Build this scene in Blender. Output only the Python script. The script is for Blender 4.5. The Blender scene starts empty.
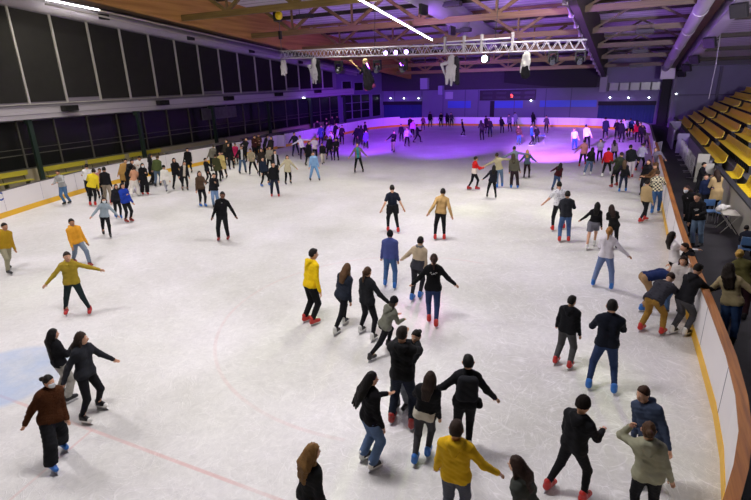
import bpy, math, random
import numpy as np
from mathutils import Vector, Matrix
random.seed(7); rng = np.random.RandomState(3)
SC = bpy.context.scene
COL = SC.collection
PI = math.pi
# ---------------------------------------------------------------- camera model (metres; rink runs along +Y, its left board is x=0, right board x=30)
FPX, PITCH, ROLL, CH, TH, BL = 497.09, .32936, -.029788, 5.6476, .467659, -28.276
def _basis():
    F = np.array([0, math.cos(PITCH), -math.sin(PITCH)]); R = np.array([1., 0, 0]); U = np.cross(R, F)
    R2 = R*math.cos(ROLL)+U*math.sin(ROLL); U2 = -R*math.sin(ROLL)+U*math.cos(ROLL)
    d = np.array([math.sin(TH), math.cos(TH), 0]); n = np.array([math.cos(TH), -math.sin(TH), 0]); M = np.array([n, d, [0, 0, 1.]])
    return M@R2, M@U2, M@F
CR, CU, CF = _basis(); CAM = np.array([-BL, 0, CH])
def ray(x, y): return CF+(x-375.5)/FPX*CR-(y-250)/FPX*CU
def at(x, y, ax, v):
    D = ray(x, y); return CAM+D*((v-CAM[ax])/D[ax])
def ice(x, y): return at(x, y, 2, 0.0)

def link(o): COL.objects.link(o); return o
def tag(o, label=None, cat=None, group=None, kind=None):
    if label: o['label'] = label
    if cat: o['category'] = cat
    if group: o['group'] = group
    if kind: o['kind'] = kind
    return o
def empty(name, loc=(0, 0, 0), rz=0, **k):
    o = bpy.data.objects.new(name, None); o.location = loc; o.rotation_euler = (0, 0, rz); o.empty_display_size = .2
    link(o); return tag(o, **k)
def dup(o, parent=None):
    c = o.copy(); link(c); c.parent = parent
    for ch in list(o.children): dup(ch, c)
    return c

# ---------------------------------------------------------------- materials
MATS = {}
def mat(name, col, rough=.6, metal=0, emit=None, estr=0, noise=0, nscale=8, bump=0, bscale=60, spec=.5, alpha=None, trans=0):
    if name in MATS: return MATS[name]
    m = bpy.data.materials.new(name); m.use_nodes = True; nt = m.node_tree; b = nt.nodes['Principled BSDF']
    b.inputs['Base Color'].default_value = (*col, 1); b.inputs['Roughness'].default_value = rough
    b.inputs['Metallic'].default_value = metal; b.inputs['Specular IOR Level'].default_value = spec
    if trans: b.inputs['Transmission Weight'].default_value = trans
    if alpha is not None: b.inputs['Alpha'].default_value = alpha
    if emit: b.inputs['Emission Color'].default_value = (*emit, 1); b.inputs['Emission Strength'].default_value = estr
    tc = None
    if noise or bump:
        tc = nt.nodes.new('ShaderNodeTexCoord')
    if noise:
        n = nt.nodes.new('ShaderNodeTexNoise'); n.inputs['Scale'].default_value = nscale; n.inputs['Detail'].default_value = 4
        nt.links.new(tc.outputs['Object'], n.inputs['Vector'])
        mx = nt.nodes.new('ShaderNodeMix'); mx.data_type = 'RGBA'
        mx.inputs['A'].default_value = (*[c*(1-noise) for c in col], 1); mx.inputs['B'].default_value = (*[min(1, c*(1+noise)) for c in col], 1)
        nt.links.new(n.outputs['Fac'], mx.inputs['Factor']); nt.links.new(mx.outputs['Result'], b.inputs['Base Color'])
    if bump:
        n2 = nt.nodes.new('ShaderNodeTexNoise'); n2.inputs['Scale'].default_value = bscale; n2.inputs['Detail'].default_value = 3
        nt.links.new(tc.outputs['Object'], n2.inputs['Vector'])
        bp = nt.nodes.new('ShaderNodeBump'); bp.inputs['Strength'].default_value = bump; bp.inputs['Distance'].default_value = .01
        nt.links.new(n2.outputs['Fac'], bp.inputs['Height']); nt.links.new(bp.outputs['Normal'], b.inputs['Normal'])
    MATS[name] = m; return m
def s2l(c): return c/12.92 if c <= .04045 else ((c+.055)/1.055)**2.4
def rgb(h): return tuple(s2l(int(h[i:i+2], 16)/255) for i in (0, 2, 4))
def fabric(h, knit=False): return mat('fabric_'+h+('_knit' if knit else ''), rgb(h), .92, noise=.12, nscale=14, bump=.5 if knit else .25, bscale=90 if knit else 30, spec=.2)
def plain(h, rough=.5, **k): return mat('paint_%s_%d' % (h, rough*100), rgb(h), rough, **k)

# ---------------------------------------------------------------- simple mesh builder
class MB:
    def __init__(s): s.v = []; s.f = []
    def box(s, x0, x1, y0, y1, z0, z1):
        b = len(s.v); s.v += [(x, y, z) for z in (z0, z1) for (x, y) in ((x0, y0), (x1, y0), (x1, y1), (x0, y1))]
        s.f += [tuple(b+i for i in q) for q in ((3, 2, 1, 0), (4, 5, 6, 7), (0, 1, 5, 4), (1, 2, 6, 5), (2, 3, 7, 6), (3, 0, 4, 7))]; return s
    def bar(s, a, b, w, h=None, up=(0, 0, 1)):
        h = h or w; a = Vector(a); b = Vector(b); d = (b-a).normalized(); u = Vector(up)
        if abs(d.dot(u)) > .98: u = Vector((0, 1, 0))
        r = d.cross(u).normalized(); u = r.cross(d); i = len(s.v)
        for p in (a, b):
            for (q, t) in ((-1, -1), (1, -1), (1, 1), (-1, 1)): s.v.append(tuple(p+r*(q*w/2)+u*(t*h/2)))
        s.f += [tuple(i+k for k in q) for q in ((0, 1, 2, 3), (7, 6, 5, 4), (0, 4, 5, 1), (1, 5, 6, 2), (2, 6, 7, 3), (3, 7, 4, 0))]; return s
    def tube(s, pts, rad, n=8, caps=True):
        pts = [Vector(p) for p in pts]; rads = rad if isinstance(rad, (list, tuple)) else [rad]*len(pts); i0 = len(s.v)
        ref = Vector((0, 0, 1))
        if abs((pts[-1]-pts[0]).normalized().dot(ref)) > .9: ref = Vector((1, 0, 0))
        for k, p in enumerate(pts):
            d = (pts[min(k+1, len(pts)-1)]-pts[max(k-1, 0)]).normalized(); r = d.cross(ref).normalized(); u = r.cross(d)
            for j in range(n):
                a = 2*PI*j/n; s.v.append(tuple(p+(r*math.cos(a)+u*math.sin(a))*rads[k]))
        for k in range(len(pts)-1):
            for j in range(n):
                a = i0+k*n+j; b = i0+k*n+(j+1) % n; s.f.append((b, a, a+n, b+n))
        if caps:
            s.f.append(tuple(i0+j for j in range(n))); s.f.append(tuple(i0+(len(pts)-1)*n+j for j in reversed(range(n))))
        return s
    def ell(s, c, r, n=10, m=7):
        i0 = len(s.v)
        for k in range(m+1):
            t = PI*k/m
            for j in range(n):
                a = 2*PI*j/n; s.v.append((c[0]+r[0]*math.sin(t)*math.cos(a), c[1]+r[1]*math.sin(t)*math.sin(a), c[2]+r[2]*math.cos(t)))
        for k in range(m):
            for j in range(n): s.f.append((i0+k*n+j, i0+(k+1)*n+j, i0+(k+1)*n+(j+1) % n, i0+k*n+(j+1) % n))
        return s
    def prism(s, poly, ax, a, b):
        # poly: 2-D outline in the two other axes, extruded along axis ax from a to b
        i0 = len(s.v); n = len(poly)
        for w in (a, b):
            for (p, q) in poly:
                s.v.append({0: (w, p, q), 1: (p, w, q), 2: (p, q, w)}[ax])
        s.f.append(tuple(i0+j for j in reversed(range(n)))); s.f.append(tuple(i0+n+j for j in range(n)))
        for j in range(n): s.f.append((i0+j, i0+(j+1) % n, i0+n+(j+1) % n, i0+n+j))
        return s
    def mesh(s, name):
        me = bpy.data.meshes.new(name); me.from_pydata(s.v, [], s.f)
        import bmesh
        bm = bmesh.new(); bm.from_mesh(me); bmesh.ops.recalc_face_normals(bm, faces=bm.faces); bm.to_mesh(me); bm.free()
        return me
    def build(s, name, m, parent=None, smooth=False, bevel=0, **k):
        me = s.mesh(name)
        if m: me.materials.append(m)
        if smooth: me.polygons.foreach_set('use_smooth', [True]*len(me.polygons))
        o = link(bpy.data.objects.new(name, me)); o.parent = parent
        if bevel:
            md = o.modifiers.new('bevel', 'BEVEL'); md.width = bevel; md.segments = 2; md.limit_method = 'ANGLE'
        return tag(o, **k)

# ---------------------------------------------------------------- signed-distance bodies, meshed with surface nets
class SDF:
    def __init__(s, h, lo, hi):
        s.h = h; lo = np.array(lo, float)-3*h; hi = np.array(hi, float)+3*h
        s.n = np.maximum(np.ceil((hi-lo)/h).astype(int)+1, 4); s.lo = lo
        s.D = np.full(s.n, 1.0, np.float32)
        s.ax = [(lo[i]+h*np.arange(s.n[i])).astype(np.float32) for i in range(3)]
    def _win(s, lo, hi, m):
        sl = []
        for i in range(3):
            a = int(max(0, math.floor((lo[i]-m-s.lo[i])/s.h))); b = int(min(s.n[i], math.ceil((hi[i]+m-s.lo[i])/s.h)+1))
            if b <= a: return None, None
            sl.append(slice(a, b))
        g = np.meshgrid(*[s.ax[i][sl[i]] for i in range(3)], indexing='ij', sparse=True)
        return tuple(sl), g
    def _put(s, sl, d, k):
        D = s.D[sl]
        if k > 0:
            q = np.maximum(k-np.abs(D-d), 0)/k; s.D[sl] = np.minimum(D, d)-q*q*k*.25
        else: s.D[sl] = np.minimum(D, d)
    def cone(s, a, b, r1, r2, k=.04):
        a = np.array(a, float); b = np.array(b, float); R = max(r1, r2); m = R+k+2*s.h
        sl, g = s._win(np.minimum(a, b), np.maximum(a, b), m)
        if sl is None: return
        ab = b-a; L = float(ab@ab)+1e-9
        t = ((g[0]-a[0])*ab[0]+(g[1]-a[1])*ab[1]+(g[2]-a[2])*ab[2])/L; t = np.clip(t, 0, 1)
        d = np.sqrt((g[0]-a[0]-t*ab[0])**2+(g[1]-a[1]-t*ab[1])**2+(g[2]-a[2]-t*ab[2])**2)-(r1+(r2-r1)*t)
        s._put(sl, d.astype(np.float32), k)
    def ell(s, c, r, k=.02):
        sl, g = s._win(np.array(c)-r, np.array(c)+r, k+2*s.h)
        if sl is None: return
        q = np.sqrt(((g[0]-c[0])/r[0])**2+((g[1]-c[1])/r[1])**2+((g[2]-c[2])/r[2])**2)
        s._put(sl, ((q-1)*min(r)).astype(np.float32), k)
    def cut(s, p, n):          # keep the side where (x-p).n < 0
        n = np.array(n, float); n /= np.linalg.norm(n); g = np.meshgrid(*s.ax, indexing='ij', sparse=True)
        s.D = np.maximum(s.D, ((g[0]-p[0])*n[0]+(g[1]-p[1])*n[1]+(g[2]-p[2])*n[2]).astype(np.float32))
    def noise(s, amp, fr, ph=0, az=1.0):
        g = np.meshgrid(*s.ax, indexing='ij', sparse=True)
        x, y, z = g[0]*fr, g[1]*fr, g[2]*fr*az
        s.D = s.D+(amp*(np.sin(x*1.3+z*1.7+ph+1.3*np.sin(y*1.1+ph))*.6+np.sin(y*2.1-z*1.1+x*.7+ph*2)*.4)).astype(np.float32)
    def mesh(s, name):
        D = s.D; N = D < 0; n = s.n
        c = N[:-1, :-1, :-1].astype(np.int8)
        cnt = sum(N[i:n[0]-1+i, j:n[1]-1+j, k:n[2]-1+k].astype(np.int8) for i in (0, 1) for j in (0, 1) for k in (0, 1))
        act = (cnt > 0) & (cnt < 8); I = np.argwhere(act)
        if len(I) == 0: return None
        idx = np.full(act.shape, -1, np.int32); idx[act] = np.arange(len(I))
        off = np.array([(i, j, k) for i in (0, 1) for j in (0, 1) for k in (0, 1)])
        V = np.stack([D[I[:, 0]+o[0], I[:, 1]+o[1], I[:, 2]+o[2]] for o in off], 1)
        acc = np.zeros((len(I), 3)); w = np.zeros(len(I))
        for a in range(8):
            for b in range(a+1, 8):
                if abs(off[a]-off[b]).sum() != 1: continue
                va, vb = V[:, a], V[:, b]; cr = (va < 0) != (vb < 0); t = np.where(cr, va/(va-vb+1e-12), 0)
                p = off[a]+(off[b]-off[a])*t[:, None]; acc += p*cr[:, None]; w += cr
        P = (I+acc/w[:, None])*s.h+s.lo
        Q = []
        for ax in range(3):
            A = np.moveaxis(N, ax, 0); X = A[:-1] != A[1:]
            X = np.moveaxis(X, 0, ax); E = np.argwhere(X); u, v = [(1, 2), (2, 0), (0, 1)][ax]
            ok = (E[:, u] > 0) & (E[:, v] > 0) & (E[:, u] < n[u]-1) & (E[:, v] < n[v]-1); E = E[ok]
            if not len(E): continue
            def cell(du, dv):
                e = E.copy(); e[:, u] -= du; e[:, v] -= dv; return idx[e[:, 0], e[:, 1], e[:, 2]]
            q = np.stack([cell(1, 1), cell(0, 1), cell(0, 0), cell(1, 0)], 1)
            ins = N[E[:, 0], E[:, 1], E[:, 2]]
            q[~ins] = q[~ins][:, ::-1]; Q.append(q)
        return P, np.concatenate(Q)
def np_mesh(name, P, Q, m, parent, extra=None):
    """quads (+ optional extra MB geometry) as one smooth mesh object"""
    P = np.asarray(P, np.float32); nv = len(P); sizes = [4]*len(Q); loops = Q.reshape(-1)
    if extra and extra.v:
        P = np.concatenate([P, np.array(extra.v, np.float32)]); el = []
        for f in extra.f: sizes.append(len(f)); el += [i+nv for i in f]
        loops = np.concatenate([loops, np.array(el, np.int32)])
    me = bpy.data.meshes.new(name); me.vertices.add(len(P)); me.vertices.foreach_set('co', P.reshape(-1))
    me.loops.add(len(loops)); me.loops.foreach_set('vertex_index', loops.astype(np.int32))
    me.polygons.add(len(sizes)); st = np.concatenate([[0], np.cumsum(sizes)[:-1]]).astype(np.int32)
    me.polygons.foreach_set('loop_start', st); me.polygons.foreach_set('loop_total', np.array(sizes, np.int32))
    me.update(calc_edges=True); me.validate()
    me.polygons.foreach_set('use_smooth', np.ones(len(me.polygons), bool))
    me.materials.append(m); o = link(bpy.data.objects.new(name, me)); o.parent = parent; return o
# ---------------------------------------------------------------- people
SKIN = {'l': 'C99A7C', 'm': 'A87858', 'd': '6B4530'}
ARMS = {'d': (9, 4, 16), 'o': (38, 8, 18), 'w': (72, 12, 12), 'f': (14, 35, 62), 'r': (12, 72, 12), 'p': (24, -14, 52),
        'h': (40, 75, 128), 'b': (10, 28, 98), 'u': (12, 62, 62), 'k': (22, -25, 20), 'x': (6, 45, 80), 'l': (14, 50, 35), 'a': (55, 30, 40)}
GROUP_ICE = 'people skating on the ice'; GROUP_OUT = 'people behind the boards'
def nrm(v): v = np.asarray(v, float); return v/(np.linalg.norm(v)+1e-9)
def person(label, feet, head, hd, top=('hoodie', '202226'), legs=('jeans', '3A4A66'), skate='R', hair=('short', '1A1410'), arms='dd',
           skin='l', H=None, bend=None, look=0, extra=(), sex='m', group=GROUP_ICE, fwd=0.0, z0=0.0, sit=False, floor=False, tilt=None):
    G = [at(x, y, 2, z0) for x, y in feet]; M = np.mean(G, 0); dist = float(np.linalg.norm(M-CAM))
    view = M-CAM; view[2] = 0; view = nrm(view); side = np.array([view[1], -view[0], 0])   # image-right on the ground
    D = ray(*head)
    # height at which the head pixel lies above the feet (distance `fwd` further along the view)
    if H is None:
        t = ((M-CAM)@view+fwd)/(D@view); top_z = (CAM+D*t)[2]-z0; H = min(max(top_z, 1.5), 1.9)
    hz = H if bend is None else None
    T = CAM+D*((H+z0-CAM[2])/D[2])-M
    lat = float(np.clip(T@side, -.42, .42)); lon = float(np.clip(T@view, -.22, .22))
    a = math.radians(hd); fw = view*math.cos(a)+side*math.sin(a); fw = nrm(fw); rt = np.array([fw[1], -fw[0], 0])
    yaw = math.atan2(-fw[0], fw[1])
    off = view*lon+side*lat; Tl = np.array([off@rt, off@fw, H])
    if bend is not None or sit: Tl = np.array([0, 0, H]) if not sit else Tl*np.array([.5, .5, 1])
    root = empty('person', (M[0], M[1], z0), yaw, label=label, cat='person', group=group)
    h = .0125 if dist < 13 else .0155 if dist < 22 else .020 if dist < 36 else .026
    B = H-.06; m = sex == 'm'; k = B/1.66
    if len(G) == 2:
        F = [np.array([(g-M)@rt, (g-M)@fw, 0]) for g in G]; F.sort(key=lambda v: v[0])
        if F[1][0]-F[0][0] < .14: c = (F[0][0]+F[1][0])/2; F[0][0] = c-.075; F[1][0] = c+.075
        for f in F: f[0] = np.clip(f[0], -.42, .42); f[1] = np.clip(f[1], -.45, .45)
    else: F = [np.array([-.095, random.uniform(-.06, .08), 0]), np.array([.095, random.uniform(-.08, .06), 0])]
    if sit: F = [np.array([-.12, .42, 0]), np.array([.12, .38, 0])]
    az = .06+.05*B if not floor else .05*B
    A = [np.array([f[0], f[1]-.035, az]) for f in F]     # ankles
    Lt, Ls = .245*B, .232*B; hx = .05*B
    P = np.array([Tl[0]*.3, Tl[1]*.3, .06+.525*B])
    if bend: P = np.array([0, -.16*math.sin(math.radians(bend)), .06+.50*B])
    if sit: P = np.array([0, 0, .56])
    for s, a_ in zip((-1, 1), A):
        hp = P+np.array([s*hx, 0, -.03*B]); dxy = np.linalg.norm((hp-a_)[:2]); mx = (Lt+Ls)*.992
        if hp[2]-a_[2] > math.sqrt(max(mx*mx-dxy*dxy, .01)): P[2] = a_[2]+math.sqrt(max(mx*mx-dxy*dxy, .01))+.03*B
    hips = [P+np.array([s*hx, 0, -.03*B]) for s in (-1, 1)]; knees = []
    for i, (hp, an) in enumerate(zip(hips, A)):
        d = an-hp; L = np.linalg.norm(d); L = min(L, (Lt+Ls)*.995); ca = (Lt*Lt+L*L-Ls*Ls)/(2*Lt*L); ca = min(1, max(-1, ca))
        u = nrm(d); f = np.array([.12*(-1, 1)[i], 1, 0]); f = nrm(f-(f@u)*u); knees.append(hp+u*Lt*ca+f*Lt*math.sqrt(max(0, 1-ca*ca)))
    hr = np.array([.047*B, .058*B, .07*B])*(1.0 if m else .96)
    if bend is not None:
        b = math.radians(bend); S = P+np.array([0, math.sin(b), math.cos(b)])*.30*B
        b2 = math.radians(bend*.8); HC = S+np.array([0, math.sin(b2), math.cos(b2)])*.115*B
    else:
        HC = Tl-np.array([0, 0, hr[2]]); HC[2] = P[2]+math.sqrt(max((.405*B)**2-np.sum((HC-P)[:2]**2), .01))
        S = P+(HC-P)*.74+np.array([0, -.012, 0])
    up = nrm(S-P); rx = nrm(np.cross(nrm([0, 1, 0]-up[1]*up), up)); rx = np.array([1, 0, 0])-up[0]*up; rx = nrm(rx); bk = -np.cross(up, rx)
    fr = -bk      # forward of the torso
    ys = math.radians(look); ch, sh = math.cos(ys), math.sin(ys)
    hf = fr*ch+rx*sh; hrx = rx*ch-fr*sh
    if bend is None: hf = nrm(hf*np.array([1, 1, 0])-np.array([0, 0, .12])); hrx = nrm(np.cross(hf, [0, 0, 1])); hup = np.cross(hrx, hf)
    else: hup = up
    sw = (.098 if m else .086)*B
    Sh = [S+rx*s*sw-up*.035*B for s in (-1, 1)]
    El, Wr = [], []
    for i, s in enumerate((-1, 1)):
        ab, fo, eb = ARMS[arms[i]]; ab, fo, eb = [math.radians(v+random.uniform(-4, 4)) for v in (ab, fo, eb)]
        dn = -up if bend is None else np.array([0, 0, -1.]); fd = fr if bend is None else np.array([0, 1., 0])
        u = dn*math.cos(fo)*math.cos(ab)+fd*math.sin(fo)*math.cos(ab)+rx*s*math.sin(ab); u = nrm(u)
        inw = -.35 if arms[i] in 'fbxhpu' else .1
        v = nrm(rx*s*inw+fd+np.array([0, 0, .2])) if arms[i] != 'h' else nrm(-rx*s*.2+up)
        w = nrm(v-(v@u)*u); e = Sh[i]+u*.175*B; fdir = nrm(u*math.cos(eb)+w*math.sin(eb))
        El.append(e); Wr.append((e+fdir*.15*B, fdir, nrm(np.cross(fdir, rx*s)) if abs(fdir@rx) < .9 else fd))
    allp = np.array([P, S, HC]+A+knees+El+[w[0]+w[1]*.14 for w in Wr]+hips); lo = allp.min(0)-.17; hi = allp.max(0)+.19; lo[2] = max(lo[2], -.0+0)
    c45, c3 = .045*B, (.036 if m else .030)*B
    W = P+(S-P)*.42; C = P+(S-P)*.82
    def torso(s, inf, rr=((.054, .049, .055) if m else (.050, .043, .057)), low=None):
        for q in (-1, 1):
            s.cone(S+rx*q*sw*.55-up*.03*B, C+rx*q*c45-up*.03, (.036*B+inf), rr[0]*B*.98+inf, .05)
            s.cone(C+rx*q*c45, W+rx*q*c3, rr[0]*B+inf, rr[1]*B+inf, .05)
            s.cone(W+rx*q*c3, P+rx*q*c45, rr[1]*B+inf, rr[2]*B+inf, .05)
    # --- body
    s = SDF(h, lo, hi); torso(s, -.006)
    for i in (0, 1):
        s.cone(hips[i], knees[i], .048*B, .032*B, .05); s.cone(knees[i], A[i], .032*B, .021*B, .03)
        s.cone(A[i], A[i]+np.array([0, .12, -.04]), .024*B, .02*B, .02)
        s.cone(S+rx*(-1, 1)[i]*.03*B, Sh[i], .030*B, .029*B, .03)
        s.cone(Sh[i], El[i], .027*B, .022*B, .03); s.cone(El[i], Wr[i][0], .022*B, max(.0165*B, h*1.15), .02)
        w, fd, nn = Wr[i]; s.cone(w, w+fd*.045*k, max(.019*k, h*1.1), max(.026*k, h*1.2), .015); s.cone(w+fd*.045*k, w+fd*.08*k, max(.026*k, h*1.2), max(.022*k, h*1.1), .015)
    s.cone(S-up*.01, HC-hup*.05, .032*B, .031*B, .03)
    s.ell(HC, hr*np.array([1, 1, 1.0]), .015)
    s.cone(HC-hup*.045*k+hf*.035*k, HC-hup*.078*k+hf*.055*k, .05*k, .028*k, .03)       # jaw and chin
    s.cone(HC+hf*.085*k-hup*.0*k, HC+hf*.105*k-hup*.028*k, .012*k, .016*k, .012)        # nose
    for q in (-1, 1): s.cone(HC+hrx*q*.083*k+hup*.010*k, HC+hrx*q*.081*k-hup*.022*k, .016*k, .012*k, .006)
    mesh = s.mesh('body'); fg = MB()
    for i in (0, 1):
        w, fd, nn = Wr[i]; sd = nrm(np.cross(fd, nn)); base = w+fd*.075*k
        for j, L in enumerate((.070, .078, .073, .058)):
            o_ = base+sd*(.021-.014*j)*k; p1 = o_+fd*L*.5*k; p2 = p1+nrm(fd*.8+nn*.5)*L*.32*k; p3 = p2+nrm(fd*.45+nn*.8)*L*.25*k
            fg.tube([o_-fd*.02, p1, p2, p3], [.0092*k, .0088*k, .008*k, .006*k], 6)
        tb = w+fd*.025*k+sd*.018*k
        fg.tube([tb, tb+nrm(fd*.6+sd*.8)*.035*k, tb+nrm(fd*.6+sd*.8)*.035*k+nrm(fd*.9+nn*.4)*.032*k], [.012*k, .0105*k, .007*k], 6)
    np_mesh('body', mesh[0], mesh[1], mat('skin_'+skin, rgb(SKIN[skin]), .55, noise=.06, nscale=20), root, fg)
    # --- trousers / skirt
    lk, lc = legs[0], legs[1]
    inf = {'slim': .009, 'jeans': .016, 'wide': .03, 'skirt': .01, 'shorts': .03, 'loose': .022}[lk]
    s = SDF(h, lo, hi)
    for q in (-1, 1): s.cone(P+rx*q*c45+up*.04*B, P+rx*q*c45-up*.01, .055*B+inf*.6, .062*B+inf*.6, .04)
    if lk == 'skirt':
        for q in (-1, 1): s.cone(P+rx*q*c45, hips[(q+1)//2]*.35+knees[(q+1)//2]*.65, .062*B+inf, .062*B+inf, .09)
        s.cut((hips[0]+hips[1])*.2+(knees[0]+knees[1])*.3, (0, 0, -1))
    else:
        for i in (0, 1):
            kr = .034*B+inf; cr = {'slim': .024, 'jeans': .030, 'wide': .056, 'loose': .038, 'shorts': .05}[lk]*B+inf*.6
            s.cone(hips[i], knees[i], .051*B+inf, kr if lk != 'wide' else .045*B+inf, .04)
            if lk != 'shorts': s.cone(knees[i], A[i]+np.array([0, 0, .035]), kr if lk != 'wide' else .045*B+inf, cr, .02)
    s.noise(.005 if lk != 'slim' else .003, 38, random.random()*6, 1.5)
    nm = {'skirt': 'skirt', 'shorts': 'shorts'}.get(lk, 'trousers')
    s.cut(P+up*.05*B, up); s.cut((0, 0, az+.01*B), (0, 0, -1)); r_ = s.mesh(nm)
    if r_: np_mesh(nm, r_[0], r_[1], fabric(lc), root)
    # --- top
    tk, tc = top[0], top[1]
    inf = {'tee': .010, 'sweater': .018, 'hoodie': .019, 'jacket': .020, 'puffer': .038, 'coat': .026, 'crop': .010, 'fur': .030, 'parka': .027}[tk]
    hem = {'tee': .02, 'sweater': .02, 'hoodie': .035, 'jacket': .04, 'puffer': .05, 'coat': .20, 'crop': -.05, 'fur': .06, 'parka': .12}[tk]*B
    s = SDF(h, lo, hi); torso(s, inf)
    for q in (-1, 1):
        lo_ = P+rx*q*c45*1.05-up*0 if hem < .1 else (P*.5+hips[(q+1)//2]*.5)
        tgt = P+rx*q*c45-np.array([0, 0, 1])*(hem+.02) if hem > .05*B else P+rx*q*c45-up*(hem+.02)
        s.cone(P+rx*q*c45, tgt, .057*B+inf, (.056 if hem < .1*B else .072)*B+inf, .05)
    s.cut(P-up*hem, -up)
    for i in (0, 1):
        q = (-1, 1)[i]
        s.cone(S+rx*q*.03*B-up*.01, Sh[i], .036*B+inf*.8, .030*B+inf*.8, .04)
        if tk == 'tee': s.cone(Sh[i], Sh[i]*.35+El[i]*.65, .030*B+inf, .031*B+inf, .035)
        else:
            s.cone(Sh[i], El[i], .029*B+inf*.8, .025*B+inf*.7, .035)
            s.cone(El[i], Wr[i][0]+Wr[i][1]*.01, .025*B+inf*.7, max(.019*B+inf*.4, h*1.3), .025)
    if tk in ('hoodie', 'parka'):
        for q in (-1, 1):
            s.cone(S+rx*q*.070*k+fr*.02+up*.015, S+rx*q*.060*k+bk*.085*k+up*.03, .036*k, .050*k, .010)
            s.cone(S+rx*q*.060*k+bk*.085*k+up*.03, S+bk*.125*k-up*.095, .050*k, .030*k, .012)
            s.cone(S+rx*q*.070*k+fr*.02+up*.015, S+rx*q*.03*k+fr*.085*k-up*.035, .034*k, .024*k, .02)
        s.cone(S+bk*.09*k+up*.025, S+bk*.115*k-up*.06, .050*k, .040*k, .02)
    elif tk not in ('tee', 'crop'):
        s.cone(S-up*.01, S+up*.042*B, .040*B, .036*B, .02)
    s.noise({'puffer': .011, 'fur': .010, 'tee': .003, 'crop': .003}.get(tk, .0042), {'puffer': 34, 'fur': 95}.get(tk, 30), random.random()*6, {'puffer': 2.6, 'fur': 1}.get(tk, 1.7))
    r_ = s.mesh('top'); tn = {'tee': 't_shirt', 'crop': 'shirt', 'fur': 'coat', 'puffer': 'jacket', 'parka': 'coat'}.get(tk, tk)
    shell = s
    tm = fabric(tc) if tk != 'fur' else mat('fur_'+tc, rgb(tc), 1, noise=.35, nscale=40, bump=1, bscale=120, spec=.1)
    if len(top) > 2 and top[2] == 'plaid': tm = plaid()
    if len(top) > 2 and top[2] == 'floral': tm = floral()
    to = np_mesh(tn, r_[0], r_[1], tm, root)
    if len(top) > 2 and top[2] not in ('plaid', 'floral'):   # second colour below / above a height on the torso
        me = to.data; me.materials.append(fabric(top[3])); frac = top[4]; c0 = P+(S-P)*frac
        co = np.zeros(len(me.polygons)*3); me.polygons.foreach_get('center', co); co = co.reshape(-1, 3)
        dd = (co-c0)@up; near = np.abs((co-c0)@rx) < sw*1.25
        mi = ((np.abs((co-c0)@rx) < .065*k) & ((co-c0)@fr > .02) if top[2] == 'open' else (dd < 0) & near if top[2] == 'low' else (dd > 0)).astype(np.int32); me.polygons.foreach_set('material_index', mi)
    # --- skates or shoes
    SK = {'R': ('B0201C', '701010'), 'B': ('2468B8', '1C4C94'), 'W': ('D8D8D4', '16161A'), 'K': ('18181A', '303034'), 'S': ('1C1C1E', '1C1C1E'), 'T': ('8A1C1A', '1A1A1A')}[skate]
    for i in (0, 1):
        s = SDF(max(h*.8, .011), A[i]-np.array([.09, .14, .13]), A[i]+np.array([.09, .24, .16])); a = A[i]; b = az-.05*B
        s.cone(a+np.array([0, -.025, .045]), a+np.array([0, -.02, -.02]), .052*k, .05*k, .02)
        s.cone((a[0], a[1]-.04, b+.042), (a[0], a[1]+.15*k, b+.036), .050*k, .044*k, .03); s.cone(a+np.array([0, 0, .01]), (a[0], a[1]+.09*k, b+.06), .046*k, .038*k, .03)
        s.cut((0, 0, b), (0, 0, -1)); r_ = s.mesh('skate')
        o = np_mesh('skate' if not floor else 'shoe', r_[0], r_[1], plain(SK[0], .35), root)
        me = o.data; me.materials.append(plain(SK[1], .45)); co = np.zeros(len(me.polygons)*3); me.polygons.foreach_get('center', co); co = co.reshape(-1, 3)
        y = co[:, 1]-a[1]; z = co[:, 2]-b
        me.polygons.foreach_set('material_index', (((z > .055) & (y < .12) & (y > -.02) & (np.abs(co[:, 0]-a[0]) < .03)) if skate != 'W' else (z > .045) & (y > -.02) & (y < .13)).astype(np.int32))
        if not floor:
            bl = MB(); x = a[0]; y0 = a[1]-.08; y1 = a[1]+.19*k
            bl.box(x-.002, x+.002, y0, y1, 0, .026); bl.box(x-.009, x+.009, y0+.02, y0+.075, .022, b+.012); bl.box(x-.009, x+.009, y1-.10, y1-.035, .022, b+.012); bl.box(x-.005, x+.005, y0+.01, y1-.015, .018, .032)
            bl.build('blade', mat('blade_steel', (.55, .55, .58), .3, .7), o)
    # --- hair or hat
    hk, hc = hair[0], hair[1]
    s = SDF(min(h, .016), HC-np.array([.24, .3, .62]), HC+np.array([.24, .3, .24])); e = .009
    def hp(x, y, z): return HC+(hrx*x+hf*y+hup*z)*k
    if hk != 'bald' and hk != 'hoodup':
        r0 = hr+np.array([e, e, e]); s.ell(hp(0, -.008, .008), r0, .01)
        s.cut(hp(0, .008, -.0) if hk not in ('beanie', 'cap') else hp(0, .05, .02), hf*1.0-hup*.95)
        if hk in ('short', 'buzz', 'beanie', 'cap', 'bun', 'pony'): s.cut(hp(0, -.04, -.06 if hk == 'short' else -.078), -hup*1-hf*.3)
        if hk == 'short': s.ell(hp(0, .03, .085), np.array([.055, .05, .028])*k, .02)
        if hk == 'beanie': s.ell(hp(0, -.01, .03), hr+np.array([.018, .018, .02]), .01); s.cut(hp(0, 0, .0), -hup+hf*.1)
        if hk == 'cap': s.cone(hp(0, .09, .045), hp(0, .15, .03), .05*k, .03*k, .02)
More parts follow.
